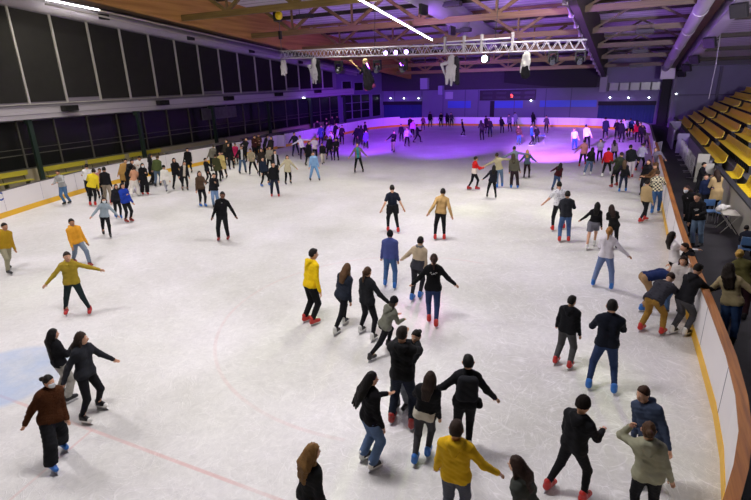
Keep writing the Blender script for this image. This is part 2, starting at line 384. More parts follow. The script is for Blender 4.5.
        if hk in ('long', 'curly', 'verylong'):
            L = {'long': .32, 'curly': .36, 'verylong': .55}[hk]; zb = -hup if bend is None else np.array([0, 0, -1.])
            w = .05 if hk != 'curly' else .075; base = hp(0, -.045, -.01); tail = S+bk*(.105+inf*.6)*k-up*(L-.17)*k*(1 if bend is None else .2)
            for q in (-1, 0, 1):
                s.cone(base+hrx*q*.035*k, S+bk*(.085+inf*.5)+rx*q*w*.9*k+up*.03, .062*k, .05*k, .03)
                s.cone(S+bk*(.085+inf*.5)+rx*q*w*.9*k+up*.03, tail+rx*q*w*.8*k, .05*k, .026*k, .03)
                if q: s.cone(hp(q*.07, -.01, .01), hp(q*.078, -.02, -.16), .028*k, .03*k, .02)
        if hk == 'pony':
            s.cone(hp(0, -.10, .04), hp(0, -.13, .02), .03*k, .034*k, .01); s.cone(hp(0, -.13, .02), hp(0, -.15, -.2), .036*k, .016*k, .02)
        if hk == 'bun': s.ell(hp(0, -.122, .03), np.array([.045, .045, .042])*k, .01)
        if hk == 'wind':   # long hair thrown back
            for q in (-1, 0, 1):
                s.cone(hp(q*.03, -.05, -.01), hp(q*.05, -.14, -.18), .062*k, .06*k, .03); s.cone(hp(q*.05, -.14, -.18), hp(q*.07, -.25, -.42), .06*k, .02*k, .03)
        s.noise(.004 if hk in ('short', 'buzz', 'beanie', 'cap') else .009 if hk == 'curly' else .005, 110 if hk != 'curly' else 75, 1, .25 if hk not in ('curly', 'short') else .8)
        r_ = s.mesh('hair'); nmh = {'beanie': 'beanie', 'cap': 'cap'}.get(hk, 'hair')
        if r_: np_mesh(nmh, r_[0], r_[1], fabric(hc, True) if hk in ('beanie', 'cap') else mat('hair_'+hc, rgb(hc), .62, noise=.25, nscale=60, bump=.5, bscale=150, spec=.25), root)
        if hk in ('beanie', 'cap') and len(hair) > 2:
            s = SDF(min(h, .016), HC-np.array([.24, .3, .62]), HC+np.array([.24, .3, .24]))
            for q in (-1, 0, 1): s.cone(hp(q*.035, -.055, -.02), hp(q*.045, -.12, -.26), .05*k, .03*k, .03)
            s.noise(.004, 110, 1, .25); r_ = s.mesh('hair'); np_mesh('hair', r_[0], r_[1], mat('hair_'+hair[2], rgb(hair[2]), .62, noise=.25, nscale=60, bump=.5, bscale=150, spec=.25), root)
    elif hk == 'hoodup':
        s.ell(hp(0, -.01, .005), hr+np.array([.03, .03, .03]), .01); s.cone(hp(0, -.06, -.03), S+bk*.06, .075*k, .07*k, .04); s.cut(hp(0, .075, -.0), hf-hup*.25); s.noise(.005, 30, 2)
        r_ = s.mesh('hood'); np_mesh('hood', r_[0], r_[1], fabric(hc), root)
    # --- face
    if dist < 34:
        for q in (-1, 1):
            c = hp(q*.030, .086, .012)
            MB().ell(c, (.011*k, .009*k, .007*k), 8, 5).build('eye', plain('E8E2DC', .3), root, True)
            o = root.children[-1] if False else None
            MB().ell(c+(hf*.006*k), (.0058*k, .005*k, .0058*k), 8, 5).build('iris', plain('1A120C', .25), [x for x in root.children if x.name.startswith('eye')][-1], True)
        MB().tube([hp(-.022, .088, -.052), hp(0, .097, -.052), hp(.022, .088, -.052)], .0065*k, 6).build('mouth', plain('8E4A42', .5), root, True)
    if 'mask' in extra:
        s = SDF(min(h, .012), HC-.16, HC+.16); s.ell(hp(0, .004, 0), hr+.006, .01)
        s.cone(hp(0, .045, -.045), hp(0, .062, -.078), .055*k, .036*k, .03); s.cone(hp(0, .085, -.01), hp(0, .108, -.03), .016*k, .02*k, .012)
        s.cut(hp(0, 0, -.002), hup); s.cut(hp(0, .035, 0), -hf); r_ = s.mesh('mask')
        if r_: np_mesh('face_mask', r_[0], r_[1], fabric('DCE2E6'), root)
    if 'backpack' in extra:
        s = SDF(h, lo-.1, hi+.1); c = C+bk*(.12+inf)-up*.04
        for q in (-1, 0, 1): s.cone(c+rx*q*.085+up*.1, c+rx*q*.095-up*.19, .065, .075, .06)
        s.noise(.005, 30, 1); r_ = s.mesh('bp'); bp_ = np_mesh('backpack', r_[0], r_[1], fabric('23252A'), root)
        st = MB()
        for q in (-1, 1): st.tube([c+rx*q*.07+up*.12, S+rx*q*.075+up*(.035+inf), S+rx*q*.08+fr*(.1+inf)-up*.08, S+rx*q*.10+fr*(.09+inf)-up*.22], .014, 6)
        st.build('strap', fabric('1A1B1E'), bp_, True)
    if 'waist' in extra:
        s = SDF(h, lo, hi)
        for q in (-1, 1): s.cone(P+rx*q*c45+up*.05*B, P+rx*q*(c45+.045)-np.array([0, 0, .10*B])+bk*.02, .062*B+.03, .050*B+.03, .04)
        s.cone(P+rx*.16-np.array([0, 0, .0]), P+rx*.21-np.array([0, 0, .17*B]), .03, .035, .03); s.cone(P-rx*.16, P-rx*.21-np.array([0, 0, .17*B]), .03, .035, .03)
        s.cut(P-np.array([0, 0, .12*B])+np.array([0, 0, -.03]), (0, 0, -1)); s.cut(P+up*.06*B, up); s.noise(.008, 34, 1, .7); r_ = s.mesh('w'); np_mesh('tied_jacket', r_[0], r_[1], fabric('17181C'), root)
    if 'scarf' in extra:
        s = SDF(h, lo, hi); s.cone(S+rx*.04+up*.03, S-rx*.04+up*.03, .075, .075, .02); s.noise(.006, 50); s.cut(S+up*.075, up); s.cut(S-up*.03, -up); r_ = s.mesh('w'); np_mesh('scarf', r_[0], r_[1], fabric('6C6C70', True), root)
    if 'bag' in extra:
        s = SDF(h, lo-.1, hi+.1); c = P+rx*.2-np.array([0, 0, .02]); s.cone(c+fr*.05, c-fr*.05, .06, .06, .02); s.noise(.004, 30); r_ = s.mesh('w'); np_mesh('shoulder_bag', r_[0], r_[1], fabric('16161A'), root)
    for ex in extra:
        if ex.startswith('print') or ex.startswith('chest'):       # small light lettering on the back or the chest
            _, col, zz, ww = ex.split(':'); zz = float(zz); ww = float(ww); dr = bk if ex.startswith('print') else fr; p = MB(); rows = 2 if ww > .12 else 1
            for r in range(rows):
                n = 7; cw = ww*(1-.35*r)
                for j in range(n):
                    xx = (j-(n-1)/2)/n*cw; o_ = P+(S-P)*zz-up*.038*r+rx*xx; t = .30
                    while t > .04:
                        q = (o_+dr*t-shell.lo)/shell.h; q = q.astype(int)
                        if np.all(q >= 0) and np.all(q < shell.n) and shell.D[tuple(q)] < 0: break
                        t -= .004
                    pp = o_+dr*(t+.012); hh = .011 if j % 3 else .014
                    p.bar(pp-rx*cw*.05, pp+rx*cw*.05, .006, hh*2 if r == 0 else hh*1.4, up=tuple(up))
            p.build('print', plain(col, .7), to)
    return root
def plaid():
    if 'plaid' in MATS: return MATS['plaid']
    m = mat('plaid', (.6, .55, .4), .9); nt = m.node_tree; b = nt.nodes['Principled BSDF']; tc = nt.nodes.new('ShaderNodeTexCoord')
    ch = nt.nodes.new('ShaderNodeTexChecker'); ch.inputs['Scale'].default_value = 14; ch.inputs['Color1'].default_value = (.66, .62, .42, 1); ch.inputs['Color2'].default_value = (.03, .03, .035, 1)
    nt.links.new(tc.outputs['Object'], ch.inputs['Vector']); nt.links.new(ch.outputs['Color'], b.inputs['Base Color']); return m
def floral():
    if 'floral' in MATS: return MATS['floral']
    m = mat('floral', (.6, .6, .6), .9); nt = m.node_tree; b = nt.nodes['Principled BSDF']; tc = nt.nodes.new('ShaderNodeTexCoord')
    v = nt.nodes.new('ShaderNodeTexVoronoi'); v.inputs['Scale'].default_value = 16; cr = nt.nodes.new('ShaderNodeValToRGB')
    cr.color_ramp.elements[0].position = .2; cr.color_ramp.elements[0].color = (.22, .22, .28, 1); cr.color_ramp.elements[1].position = .42; cr.color_ramp.elements[1].color = (.66, .66, .70, 1)
    nt.links.new(tc.outputs['Object'], v.inputs['Vector']); nt.links.new(v.outputs['Distance'], cr.inputs['Fac']); nt.links.new(cr.outputs['Color'], b.inputs['Base Color']); return m
# ---------------------------------------------------------------- ice, floor and walls
def ice_mat():
    m = bpy.data.materials.new('ice'); m.use_nodes = True; nt = m.node_tree; b = nt.nodes['Principled BSDF']; N = nt.nodes.new; Lk = nt.links.new
    b.inputs['Roughness'].default_value = .42; b.inputs['Specular IOR Level'].default_value = .35
    g = N('ShaderNodeNewGeometry'); sep = N('ShaderNodeSeparateXYZ'); Lk(g.outputs['Position'], sep.inputs[0])
    def math_(op, a, c=None, d=None):
        n = N('ShaderNodeMath'); n.operation = op
        for i, v in enumerate((a, c, d)):
            if v is None: continue
            if isinstance(v, (int, float)): n.inputs[i].default_value = v
            else: Lk(v, n.inputs[i])
        return n.outputs[0]
    def noise(sc, det=5, rough=.6, vec=None, dist=0):
        n = N('ShaderNodeTexNoise'); n.inputs['Scale'].default_value = sc; n.inputs['Detail'].default_value = det; n.inputs['Roughness'].default_value = rough; n.inputs['Distortion'].default_value = dist
        Lk(vec or g.outputs['Position'], n.inputs['Vector']); return n.outputs['Fac']
    def ramp(f, p0, c0, p1, c1):
        r = N('ShaderNodeValToRGB'); r.color_ramp.elements[0].position = p0; r.color_ramp.elements[0].color = (*c0, 1); r.color_ramp.elements[1].position = p1; r.color_ramp.elements[1].color = (*c1, 1); Lk(f, r.inputs[0]); return r.outputs[0]
    def mix(f, a, c, mode='MIX'):
        n = N('ShaderNodeMix'); n.data_type = 'RGBA'; n.blend_type = mode
        for nm, v in (('Factor', f), ('A', a), ('B', c)):
            if isinstance(v, tuple): n.inputs[nm].default_value = (*v, 1)
            elif isinstance(v, (int, float)): n.inputs[nm].default_value = v
            else: Lk(v, n.inputs[nm])
        return n.outputs['Result']
    base = ramp(noise(.35, 3), .35, (.66, .66, .64), .68, (.80, .80, .80))
    # curved skate cuts: thin warped cell edges at several scales
    wn = N('ShaderNodeTexNoise'); wn.inputs['Scale'].default_value = .55; wn.inputs['Detail'].default_value = 2; Lk(g.outputs['Position'], wn.inputs['Vector'])
    cuts = None
    for k, (sc, w) in enumerate(((.9, .010), (1.7, .014), (2.9, .022), (4.6, .03), (7.5, .05))):
        mp = N('ShaderNodeMapping'); mp.inputs['Rotation'].default_value = (0, 0, .7*k+.3); mp.inputs['Scale'].default_value = (1, 2.2 if k % 2 else .55, 1); mp.inputs['Location'].default_value = (3.1*k, 7.7*k, 0)
        va = N('ShaderNodeVectorMath'); va.operation = 'MULTIPLY_ADD'; Lk(wn.outputs['Color'], va.inputs[0]); va.inputs[1].default_value = (2.6, 2.6, 0); Lk(g.outputs['Position'], va.inputs[2]); Lk(va.outputs[0], mp.inputs[0])
        v = N('ShaderNodeTexVoronoi'); v.feature = 'DISTANCE_TO_EDGE'; v.inputs['Scale'].default_value = sc; Lk(mp.outputs[0], v.inputs['Vector'])
        c = ramp(v.outputs['Distance'], 0, (1, 1, 1), w, (0, 0, 0)); br = ramp(noise(1.3+.4*k, 3), .42, (0, 0, 0), .62, (1, 1, 1)); c = mix(1.0, c, br, 'MULTIPLY')
        cuts = c if cuts is None else mix(1.0, cuts, c, 'ADD')
    fine = ramp(noise(7, 7, .8, None, .6), .25, (.70, .70, .71), .7, (1.0, 1.0, 1.0))
    cf = math_('MULTIPLY', cuts, math_('ADD', .28, math_('MULTIPLY', .5, math_('SMOOTH_MIN', 1, math_('MAXIMUM', math_('MULTIPLY', math_('SUBTRACT', sep.outputs[0], 22), .2), 0), .2)))); col = mix(cf, base, (.93, .93, .94)); col = mix(.8, col, fine, 'MULTIPLY')
    blot = ramp(noise(.22, 4, .6, None, .5), .35, (.90, .90, .86), .65, (1, .985, 1)); col = mix(1.0, col, blot, 'MULTIPLY')
    edge = math_('MAXIMUM', math_('SUBTRACT', sep.outputs[0], 27.0), math_('SUBTRACT', 0.8, sep.outputs[0]))   # snow along the boards
    # painted lines under the ice
    def line(dist, w, fade=.03): return math_('SUBTRACT', 1, math_('SMOOTH_MIN', 1, math_('MULTIPLY', math_('MAXIMUM', math_('SUBTRACT', math_('ABSOLUTE', dist), w), 0), 1/fade), .1))
    def lin(p, q):
        p = np.array(p); q = np.array(q); d = q-p; d = d/np.hypot(*d); n = (d[1], -d[0]); c = p[0]*n[0]+p[1]*n[1]
        return math_('SUBTRACT', math_('ADD', math_('MULTIPLY', sep.outputs[0], n[0]), math_('MULTIPLY', sep.outputs[1], n[1])), c)
    a, b_, c_ = [ice(*q)[:2] for q in ((92, 430), (280, 500), (10, 500))]
    def circ(c, r):
        dx = math_('SUBTRACT', sep.outputs[0], c[0]); dy = math_('SUBTRACT', sep.outputs[1], c[1])
        return math_('SUBTRACT', math_('SQRT', math_('ADD', math_('MULTIPLY', dx, dx), math_('MULTIPLY', dy, dy))), r)
    wear = ramp(noise(1.1, 4), .3, (.35, .35, .35), .6, (1, 1, 1))
    pink = (.62, .30, .28)
    gate = math_('MULTIPLY', math_('GREATER_THAN', lin(c_, a), -.02 if False else -99), 1)
    col = mix(math_('MULTIPLY', math_('MULTIPLY', line(lin(a, b_), .022, .02), .5), wear), col, pink)
    gl = math_('MULTIPLY', line(lin(c_, a), .015, .02), math_('LESS_THAN', sep.outputs[1], float(a[1])))
    col = mix(math_('MULTIPLY', math_('MULTIPLY', gl, .4), wear), col, pink)
    p3 = [ice(*q)[:2] for q in ((222, 325), (224, 365), (262, 412), (330, 435), (345, 440))]
    x1, y1 = p3[0]; x2, y2 = p3[2]; x3, y3 = p3[4]
    A = np.array([[x2-x1, y2-y1], [x3-x1, y3-y1]])*2; Bv = np.array([x2*x2-x1*x1+y2*y2-y1*y1, x3*x3-x1*x1+y3*y3-y1*y1]); cc = np.linalg.solve(A, Bv); r = math.hypot(x1-cc[0], y1-cc[1])
    col = mix(math_('MULTIPLY', math_('MULTIPLY', line(circ(cc, r), .025), math_('MULTIPLY', .20, math_('LESS_THAN', sep.outputs[0], float(p3[4][0])))), wear), col, pink)
    cb = ice(2, 377)[:2]; blue = math_('MULTIPLY', math_('SUBTRACT', 1, math_('SMOOTH_MIN', 1, math_('MULTIPLY', math_('MAXIMUM', circ(cb, 1.15), 0), 5), .3)), .62)
    col = mix(math_('MULTIPLY', blue, wear), col, (.30, .43, .66))
    Lk(col, b.inputs['Base Color'])
    bp = N('ShaderNodeBump'); bp.inputs['Strength'].default_value = .35; bp.inputs['Distance'].default_value = .01; Lk(cuts, bp.inputs['Height']); Lk(bp.outputs[0], b.inputs['Normal'])
    return m
ME = lambda: MB()
white_wall = mat('grey_wall', rgb('8C8896'), .85, noise=.08, nscale=1.2)
dark_wall = mat('dark_wall', rgb('57525F'), .85, noise=.15, nscale=1)
# rink outline (inner face of the boards)
left_in = [(0, 52.8), (0, 40), (0, 30), (0, 22), (.25, 19.3), (.9, 17), (1.6, 14.7), (2.5, 12.3), (4.2, 9), (6.8, 5.6), (10, 2.8), (13.5, 1.0), (17, .3), (22, .2), (25.5, .9), (27.6, 2.3), (28.8, 3.8), (29.4, 4.8), (29.7, 5.45), (29.9, 6.15), (30.06, 6.9), (30.15, 7.8), (30.19, 9), (30.15, 11), (30.05, 14), (30, 18), (30, 40), (30, 53)]
def arc(cx, cy, r, a0, a1, n): return [(cx+r*math.cos(math.radians(a0+(a1-a0)*i/n)), cy+r*math.sin(math.radians(a0+(a1-a0)*i/n))) for i in range(n+1)]
far_r = arc(21.5, 52.9, 8.5, 0, 90, 14); far_l = arc(8.5, 52.9, 8.5, 90, 180, 14)
OUT = left_in+far_r[1:]+far_l[:-1]
ib = MB(); ib.v = [(x, y, 0) for x, y in OUT]+[(x, y, -.05) for x, y in OUT]; n = len(OUT); ib.f = [tuple(range(n)), tuple(range(2*n-1, n-1, -1))]+[(i, (i+1) % n, n+(i+1) % n, n+i) for i in range(n)]
ib.build('floor', ice_mat(), kind='structure')
flo = mat('black_rubber', rgb('232127'), .85, noise=.3, nscale=3, bump=.3, bscale=20)
MB().box(-5.2, 47.2, -7, 66.2, -.30, -.055).build('floor', flo, kind='structure')
# walkway slabs at ice level around the boards
wk = MB(); wk.box(30.32, 32.3, -2, 66, -.05, -.002); wk.build('walkway', flo, kind='structure')
wk = MB(); wk.box(-5, -.32, 10, 66, -.05, -.002); wk.build('walkway', mat('grey_floor', rgb('4A4744'), .8, noise=.2, nscale=2), kind='structure')
wk = MB(); wk.box(-.3, 30.3, 61.75, 66, -.05, -.002); wk.build('walkway', mat('grey_floor2', rgb('4A4744'), .8, noise=.2, nscale=2), kind='structure')

# ---------------------------------------------------------------- boards
WB = mat('board_white', rgb('E6E3E4'), .45, noise=.03, nscale=2); YL = plain('E8B62C', .45); YB = plain('E0A920', .45)
WOOD = None
def wood(name, h1, h2, sc=3, axis=1, rough=.55):
    if name in MATS: return MATS[name]
    m = mat(name, rgb(h1), rough); nt = m.node_tree; b = nt.nodes['Principled BSDF']; tc = nt.nodes.new('ShaderNodeTexCoord'); mp = nt.nodes.new('ShaderNodeMapping')
    s = [sc*6]*3; s[axis] = sc*.25; mp.inputs['Scale'].default_value = s; n = nt.nodes.new('ShaderNodeTexNoise'); n.inputs['Detail'].default_value = 6; n.inputs['Scale'].default_value = 1.2
    nt.links.new(tc.outputs['Object'], mp.inputs[0]); nt.links.new(mp.outputs[0], n.inputs['Vector']); cr = nt.nodes.new('ShaderNodeValToRGB')
    cr.color_ramp.elements[0].position = .3; cr.color_ramp.elements[0].color = (*rgb(h2), 1); cr.color_ramp.elements[1].position = .7; cr.color_ramp.elements[1].color = (*rgb(h1), 1)
    nt.links.new(n.outputs['Fac'], cr.inputs[0]); nt.links.new(cr.outputs[0], b.inputs['Base Color']); return m
def strip(path, o0, o1, z0, z1):
    """closed ribbon following a path; offsets to the outside (left of travel reversed)"""
    P = [Vector((x, y, 0)) for x, y in path]; m = MB(); n = len(P)
    for i, p in enumerate(P):
        d = (P[min(i+1, n-1)]-P[max(i-1, 0)]).normalized(); nr = Vector((-d.y, d.x, 0))*-1   # outside
        for (o, z) in ((o0, z0), (o1, z0), (o1, z1), (o0, z1)): m.v.append(tuple(p+nr*o+Vector((0, 0, z))))
    for i in range(n-1):
        for k in range(4): a = i*4+k; b = i*4+(k+1) % 4; m.f.append((a, b, b+4, a+4))
    m.f.append((0, 3, 2, 1)); m.f.append(tuple((n-1)*4+k for k in (0, 1, 2, 3))); return m
def board(path, label, cap='wood', h=None):
    h = h or (1.15 if cap == 'wood' else 1.2 if path[0][0] < 1 or path[-1][0] < 1 else 1.02)
    c = np.mean(path, 0); r = empty('dasher_board', (0, 0, 0), label=label, cat='rink board', group='boards around the ice')
    strip(path, 0.0, .10, 0, h).build('panel', WB, r)
    strip(path, -.012, -.0005, .0, .25).build('kick_strip', YL, r)
    if cap == 'wood': strip(path, -.012, .135, h, h+.04).build('top_rail', wood('rail_wood', 'B0702C', '7E4A1C', 3), r)
    else: strip(path, -.01, .14, h, h+.03).build('top_rail', plain('5A5652', .5), r)
    # joints between the panels
    acc = 0; m = MB(); P = [Vector((x, y)) for x, y in path]
    for a, b in zip(P[:-1], P[1:]):
        L = (b-a).length; t = 2.4-acc
        while t < L:
            p = a+(b-a)*(t/L); d = (b-a).normalized(); nr = Vector((d.y, -d.x)); q = p-nr*.004
            m.bar((q.x, q.y, .26), (q.x, q.y, h-.01), .012, .006, up=(nr.x, nr.y, 0)); t += 2.4
        acc = (acc+L) % 2.4
    if m.v: m.build('panel_joint', plain('9A96A0', .6), r)
    return r
def rev(p): return p
i22 = OUT.index((0, 22)); i40 = OUT.index((0, 40))
def seg(y0, y1, x=0): n = max(2, int(abs(y1-y0)/2)); return [(x, y0+(y1-y0)*i/n) for i in range(n+1)]
board(far_l[7:]+[(0, 52.8), (0, 46.2)], 'white rink boards curving round the far left corner', 'grey')
board(seg(46, 38.2), 'white rink boards on the left beside the open gate, far side', 'grey')
board(seg(36.9, 31.2), 'white rink boards on the left between the two gates', 'grey')
board(seg(29.2, 22)+[(0.25, 19.3), (.9, 17), (1.6, 14.7), (2.5, 12.3), (4.2, 9)], 'white rink boards at near left in front of the yellow benches', 'grey')
board([(4.2, 9), (6.8, 5.6), (10, 2.8), (13.5, 1.0), (17, .3), (22, .2), (25.5, .9)], 'white rink boards along the near end below the camera', 'wood')
board(OUT[OUT.index((25.5, .9)):OUT.index((30, 18))+1]+[(30, 19)], 'white rink boards with brown wooden rail curving at near right', 'wood')
board([(30, 19)]+[(30, y) for y in (24, 30, 36, 38.5)], 'white rink boards with wooden rail beside the black walkway', 'wood')
board([(30, 40.5), (30, 45), (30, 52.9)]+far_r[1:8], 'white rink boards curving round the far right corner', 'grey')
board(far_r[7:]+[(21, 61.4), (16, 61.4), (12, 61.4)]+far_l[:8], 'long white rink boards across the far end of the ice', 'grey')
# blue curved letter mark painted on the near left board
P0 = np.array([1.6, 14.7, 0]); P1 = np.array([2.5, 12.3, 0]); dd = (P1-P0)/np.linalg.norm(P1-P0); nn = np.array([-dd[1], dd[0], 0]); nn = nn if nn[0] > 0 else -nn
D_ = ray(.5, 196.5); c = CAM+D_*(((P0-CAM)@nn)/(D_@nn))+nn*.006; m = MB(); k_ = 22
for i in range(k_+1):
    t = math.radians(35+290*i/k_)
    for rr in (.13, .20): m.v.append(tuple(c-dd*(-1)*math.cos(t)*rr*-1+np.array([0, 0, math.sin(t)*rr])))
m.f = [(2*i, 2*i+1, 2*i+3, 2*i+2) for i in range(k_)]
m.build('board_mark', plain('1E3F9A', .5), [o for o in COL.objects if o.get('label', '').startswith('white rink boards at near left')][0], label='blue round letter mark painted on the board')
def open_gate(y, x=0):
    r = empty('rink_gate', (x, y, 0), label=None)
    return r
# gate leaf standing open at the left
r = empty('rink_gate', (-.05, 38.1, 0), math.radians(28), label='white rink gate standing open at the left boards in purple light', cat='gate')
MB().box(-1.15, 0, -.04, .04, .06, 1.1).build('panel', WB, r); MB().box(-1.15, 0, -.05, .05, .0, .06).build('kick_strip', YL, r); MB().box(-1.16, .0, -.05, .05, 1.1, 1.14).build('top_rail', plain('5A5652', .5), r)
r = empty('rink_gate', (30.15, 38.6, 0), math.radians(70), label='grey rink gate standing open beside the black walkway', cat='gate')
f = MB()
for x in (0, .9): f.bar((x, 0, 0.02), (x, 0, 1.15), .05)
for z in (.1, 1.13): f.bar((0, 0, z), (.9, 0, z), .05)
f.build('frame', plain('A8A4B0', .5), r); MB().box(.02, .88, -.01, .01, .12, 1.1).build('panel', plain('8E8A9A', .6), r)

# ---------------------------------------------------------------- left wall: lower glazing, ledge, upper screens
RZ = lambda y, z0=14.2: z0-.1*y
w = MB(); w.box(-5.25, -5.0, -7, 66, -.05, .98); w.build('wall_left', mat('cream_wall', rgb('B9AF90'), .85, noise=.05, nscale=2), kind='structure')
w = MB(); w.v = [(-5.25, -7, .98), (-5.06, -7, .98), (-5.06, 66, .98), (-5.25, 66, .98), (-5.25, -7, RZ(-7)), (-5.06, -7, RZ(-7)), (-5.06, 66, RZ(66)), (-5.25, 66, RZ(66))]
w.f = [(3, 2, 1, 0), (4, 5, 6, 7), (0, 1, 5, 4), (1, 2, 6, 5), (2, 3, 7, 6), (3, 0, 4, 7)]; w.build('wall_left', mat('wall_mauve', rgb('8E8894'), .85), kind='structure')
GL = mat('dark_glass', (.012, .013, .012), .22, spec=.4); FRM = plain('5E5C52', .6); FRW = plain('C2BFBA', .55)
BLIND = mat('black_blind', rgb('23221F'), .8, noise=.35, nscale=1.5, bump=.4, bscale=3)
wi = 0
y = 9.0
while y < 55:       # lower glazing bays
    y1 = min(y+2.28, 65.4); wi += 1; r = empty('window_%d' % wi, (-5.04, y, 0), kind='structure')
    MB().box(0, .012, .04, y1-y-.04, 1.06, 3.86).build('pane', GL, r)
    f = MB(); f.box(0, .10, -.04, .04, 1.0, 3.9); f.box(0, .07, .04, y1-y-.04, 1.0, 1.07); f.box(0, .07, .04, y1-y-.04, 1.86, 1.91); f.box(0, .05, .04, y1-y-.04, 2.22, 2.25)
    f.build('window_frame', FRM, r); y = y1
    if y > 65: break
y = 9.45
while y < 55:       # upper bays with black screens and pale mullions
    y1 = y+2.43; wi += 1; r = empty('window_%d' % wi, (-5.04, y, 0), kind='structure'); L = y1-y
    tz = lambda yy: 12.22-.1*yy
    p = MB(); z0 = 4.95+(.18 if wi % 5 == 2 else 0)
    p.v = [(0, .05, z0), (.02, .05, z0), (.02, L-.05, z0), (0, L-.05, z0), (0, .05, tz(y)), (.02, .05, tz(y)), (.02, L-.05, tz(y1)), (0, L-.05, tz(y1))]
    p.f = [(3, 2, 1, 0), (4, 5, 6, 7), (0, 1, 5, 4), (1, 2, 6, 5), (2, 3, 7, 6), (3, 0, 4, 7)]; p.build('blind', BLIND, r)
    f = MB(); f.box(0, .13, -.055, .055, 4.8, tz(y)+.05); f.box(0, .10, .055, L-.055, 4.8, 4.86); f.build('window_frame', FRW, r); y = y1
# ledge
m = MB(); m.box(-5.05, -4.35, -7, 66, 3.98, 4.72); m.build('trim_1', plain('BDB8BE', .6), kind='structure')
m = MB(); m.box(-4.38, -4.30, -7, 66, 4.66, 4.74); m.box(-4.35, -4.32, -7, 66, 4.24, 4.27); m.build('trim_2', plain('8C8890', .6), kind='structure')
# green steel posts
for y in (10.6, 18.25, 25.9, 33.5, 41.1, 48.7, 56.3):
    g = MB(); g.box(-4.0, -3.78, y-.12, y+.12, -.0, 3.98); g.box(-4.03, -3.75, y-.15, y+.15, 0, .02); g.box(-4.35, -3.78, y-.03, y+.03, 3.7, 3.98)
    g.build('trim_%d' % (3+int(y)), plain('22352B', .5), kind='structure')
# sloping upper fascia + wall junction
def slope(name, x0, x1, y0, y1, za, zb, m, parent=None, **k):    # box between roof-parallel planes za-.1y and zb-.1y
    b = MB(); b.v = [(x, y, z-.1*y) for z in (za, zb) for (x, y) in ((x0, y0), (x1, y0), (x1, y1), (x0, y1))]
    b.f = [(3, 2, 1, 0), (4, 5, 6, 7), (0, 1, 5, 4), (1, 2, 6, 5), (2, 3, 7, 6), (3, 0, 4, 7)]; return b.build(name, m, parent, **k)
DECK = mat('roof_deck', rgb('A7A2AC'), .8, noise=.10, nscale=1.5); 
def deck_lines():
    m = DECK; nt = m.node_tree; b = nt.nodes['Principled BSDF']; g = nt.nodes.new('ShaderNodeNewGeometry'); w = nt.nodes.new('ShaderNodeTexWave'); w.bands_direction = 'Y'; w.inputs['Scale'].default_value = .42; w.inputs['Distortion'].default_value = .3
    cr = nt.nodes.new('ShaderNodeValToRGB'); cr.color_ramp.elements[0].position = .0; cr.color_ramp.elements[0].color = (.10, .09, .11, 1); cr.color_ramp.elements[1].position = .06; cr.color_ramp.elements[1].color = (*rgb('CDC8D4'), 1)
    nt.links.new(g.outputs['Position'], w.inputs['Vector']); nt.links.new(w.outputs['Fac'], cr.inputs[0]); nt.links.new(cr.outputs[0], b.inputs['Base Color'])
deck_lines()
slope('ceiling', -5.25, 47.2, -7, 66.2, 14.2, 14.4, DECK, kind='structure')
slope('trim_90', -5.04, -4.2, -7, 66, 12.28, 12.9, plain('A8A2AC', .7), kind='structure')
# duct along the left wall head
def pipe(name, x, y0, y1, z0, rad, m, **k):
    t = MB(); n = 14; t.tube([(x, y0+(y1-y0)*i/n, z0-.1*(y0+(y1-y0)*i/n)) for i in range(n+1)], rad, 18); return t.build(name, m, smooth=True, **k)
DU = plain('B9B3BC', .5)
r = empty('air_duct', (0, 0, 0), label='long pale round air duct above the black screens on left', cat='air duct')
d = pipe('duct', -3.75, 8, 56, 12.48, .42, DU); d.parent = r
for px, py in ((103, 17), (190, 38), (251, 51), (300, 62)):
    q = at(px, py, 0, -3.42); MB().box(-3.36, -3.30, q[1]-.38, q[1]+.38, q[2]-.17, q[2]+.17).build('grille', plain('26252A', .7), r)
for yy in range(10, 56, 6): MB().tube([(-3.75, yy-.03, 12.48-.1*yy), (-3.75, yy+.03, 12.48-.1*yy)], .44, 18).build('joint_ring', DU, r)
# giant glulam beam on the left
GLU = wood('glulam', 'C49250', 'A07038', .8); GL2 = wood('timber', '86703E', '63502A', 1.5, 0); GL3 = wood('dark_timber', '5A4630', '40301F', 1.5, 0)
m = slope('trim_91', 1.55, 1.95, -7, 64, 12.05, 14.2, GLU, kind='structure')
# brown soffit between beam and duct
slope('trim_92', -3.2, 1.5, -7, 64, 12.95, 13.0, wood('soffit', '5C4028', '3C2A1C', 1), kind='structure')
# cable tray along the beam foot
slope('trim_93', -2.65, -2.5, 20, 62, 12.28, 12.36, plain('C8C4C0', .4), kind='structure')
# main dark beam with conduit
DBM = mat('dark_beam', rgb('332A26'), .7, noise=.2, nscale=1)
slope('trim_94', 24.9, 25.35, -7, 65.6, 11.75, 14.2, DBM, kind='structure')
m = MB(); m.box(24.75, 25.5, 65.2, 66, 3.6, 5.4); m.build('trim_95', plain('8A8494', .7), kind='structure')
r = empty('cable_conduit', (0, 0, 0), label='bundle of pipes and cables along the foot of the dark main beam', cat='pipe')
pipe('pipe', 24.78, 10, 64, 11.86, .07, plain('A79AA6', .4)).parent = r; pipe('pipe', 24.86, 10, 64, 11.68, .05, plain('70646C', .4)).parent = r
for yy in range(16, 64, 3): MB().box(24.68, 24.95, yy-.05, yy+.05, 11.62-.1*yy, 11.98-.1*yy).build('bracket', plain('8E8390', .5), r)
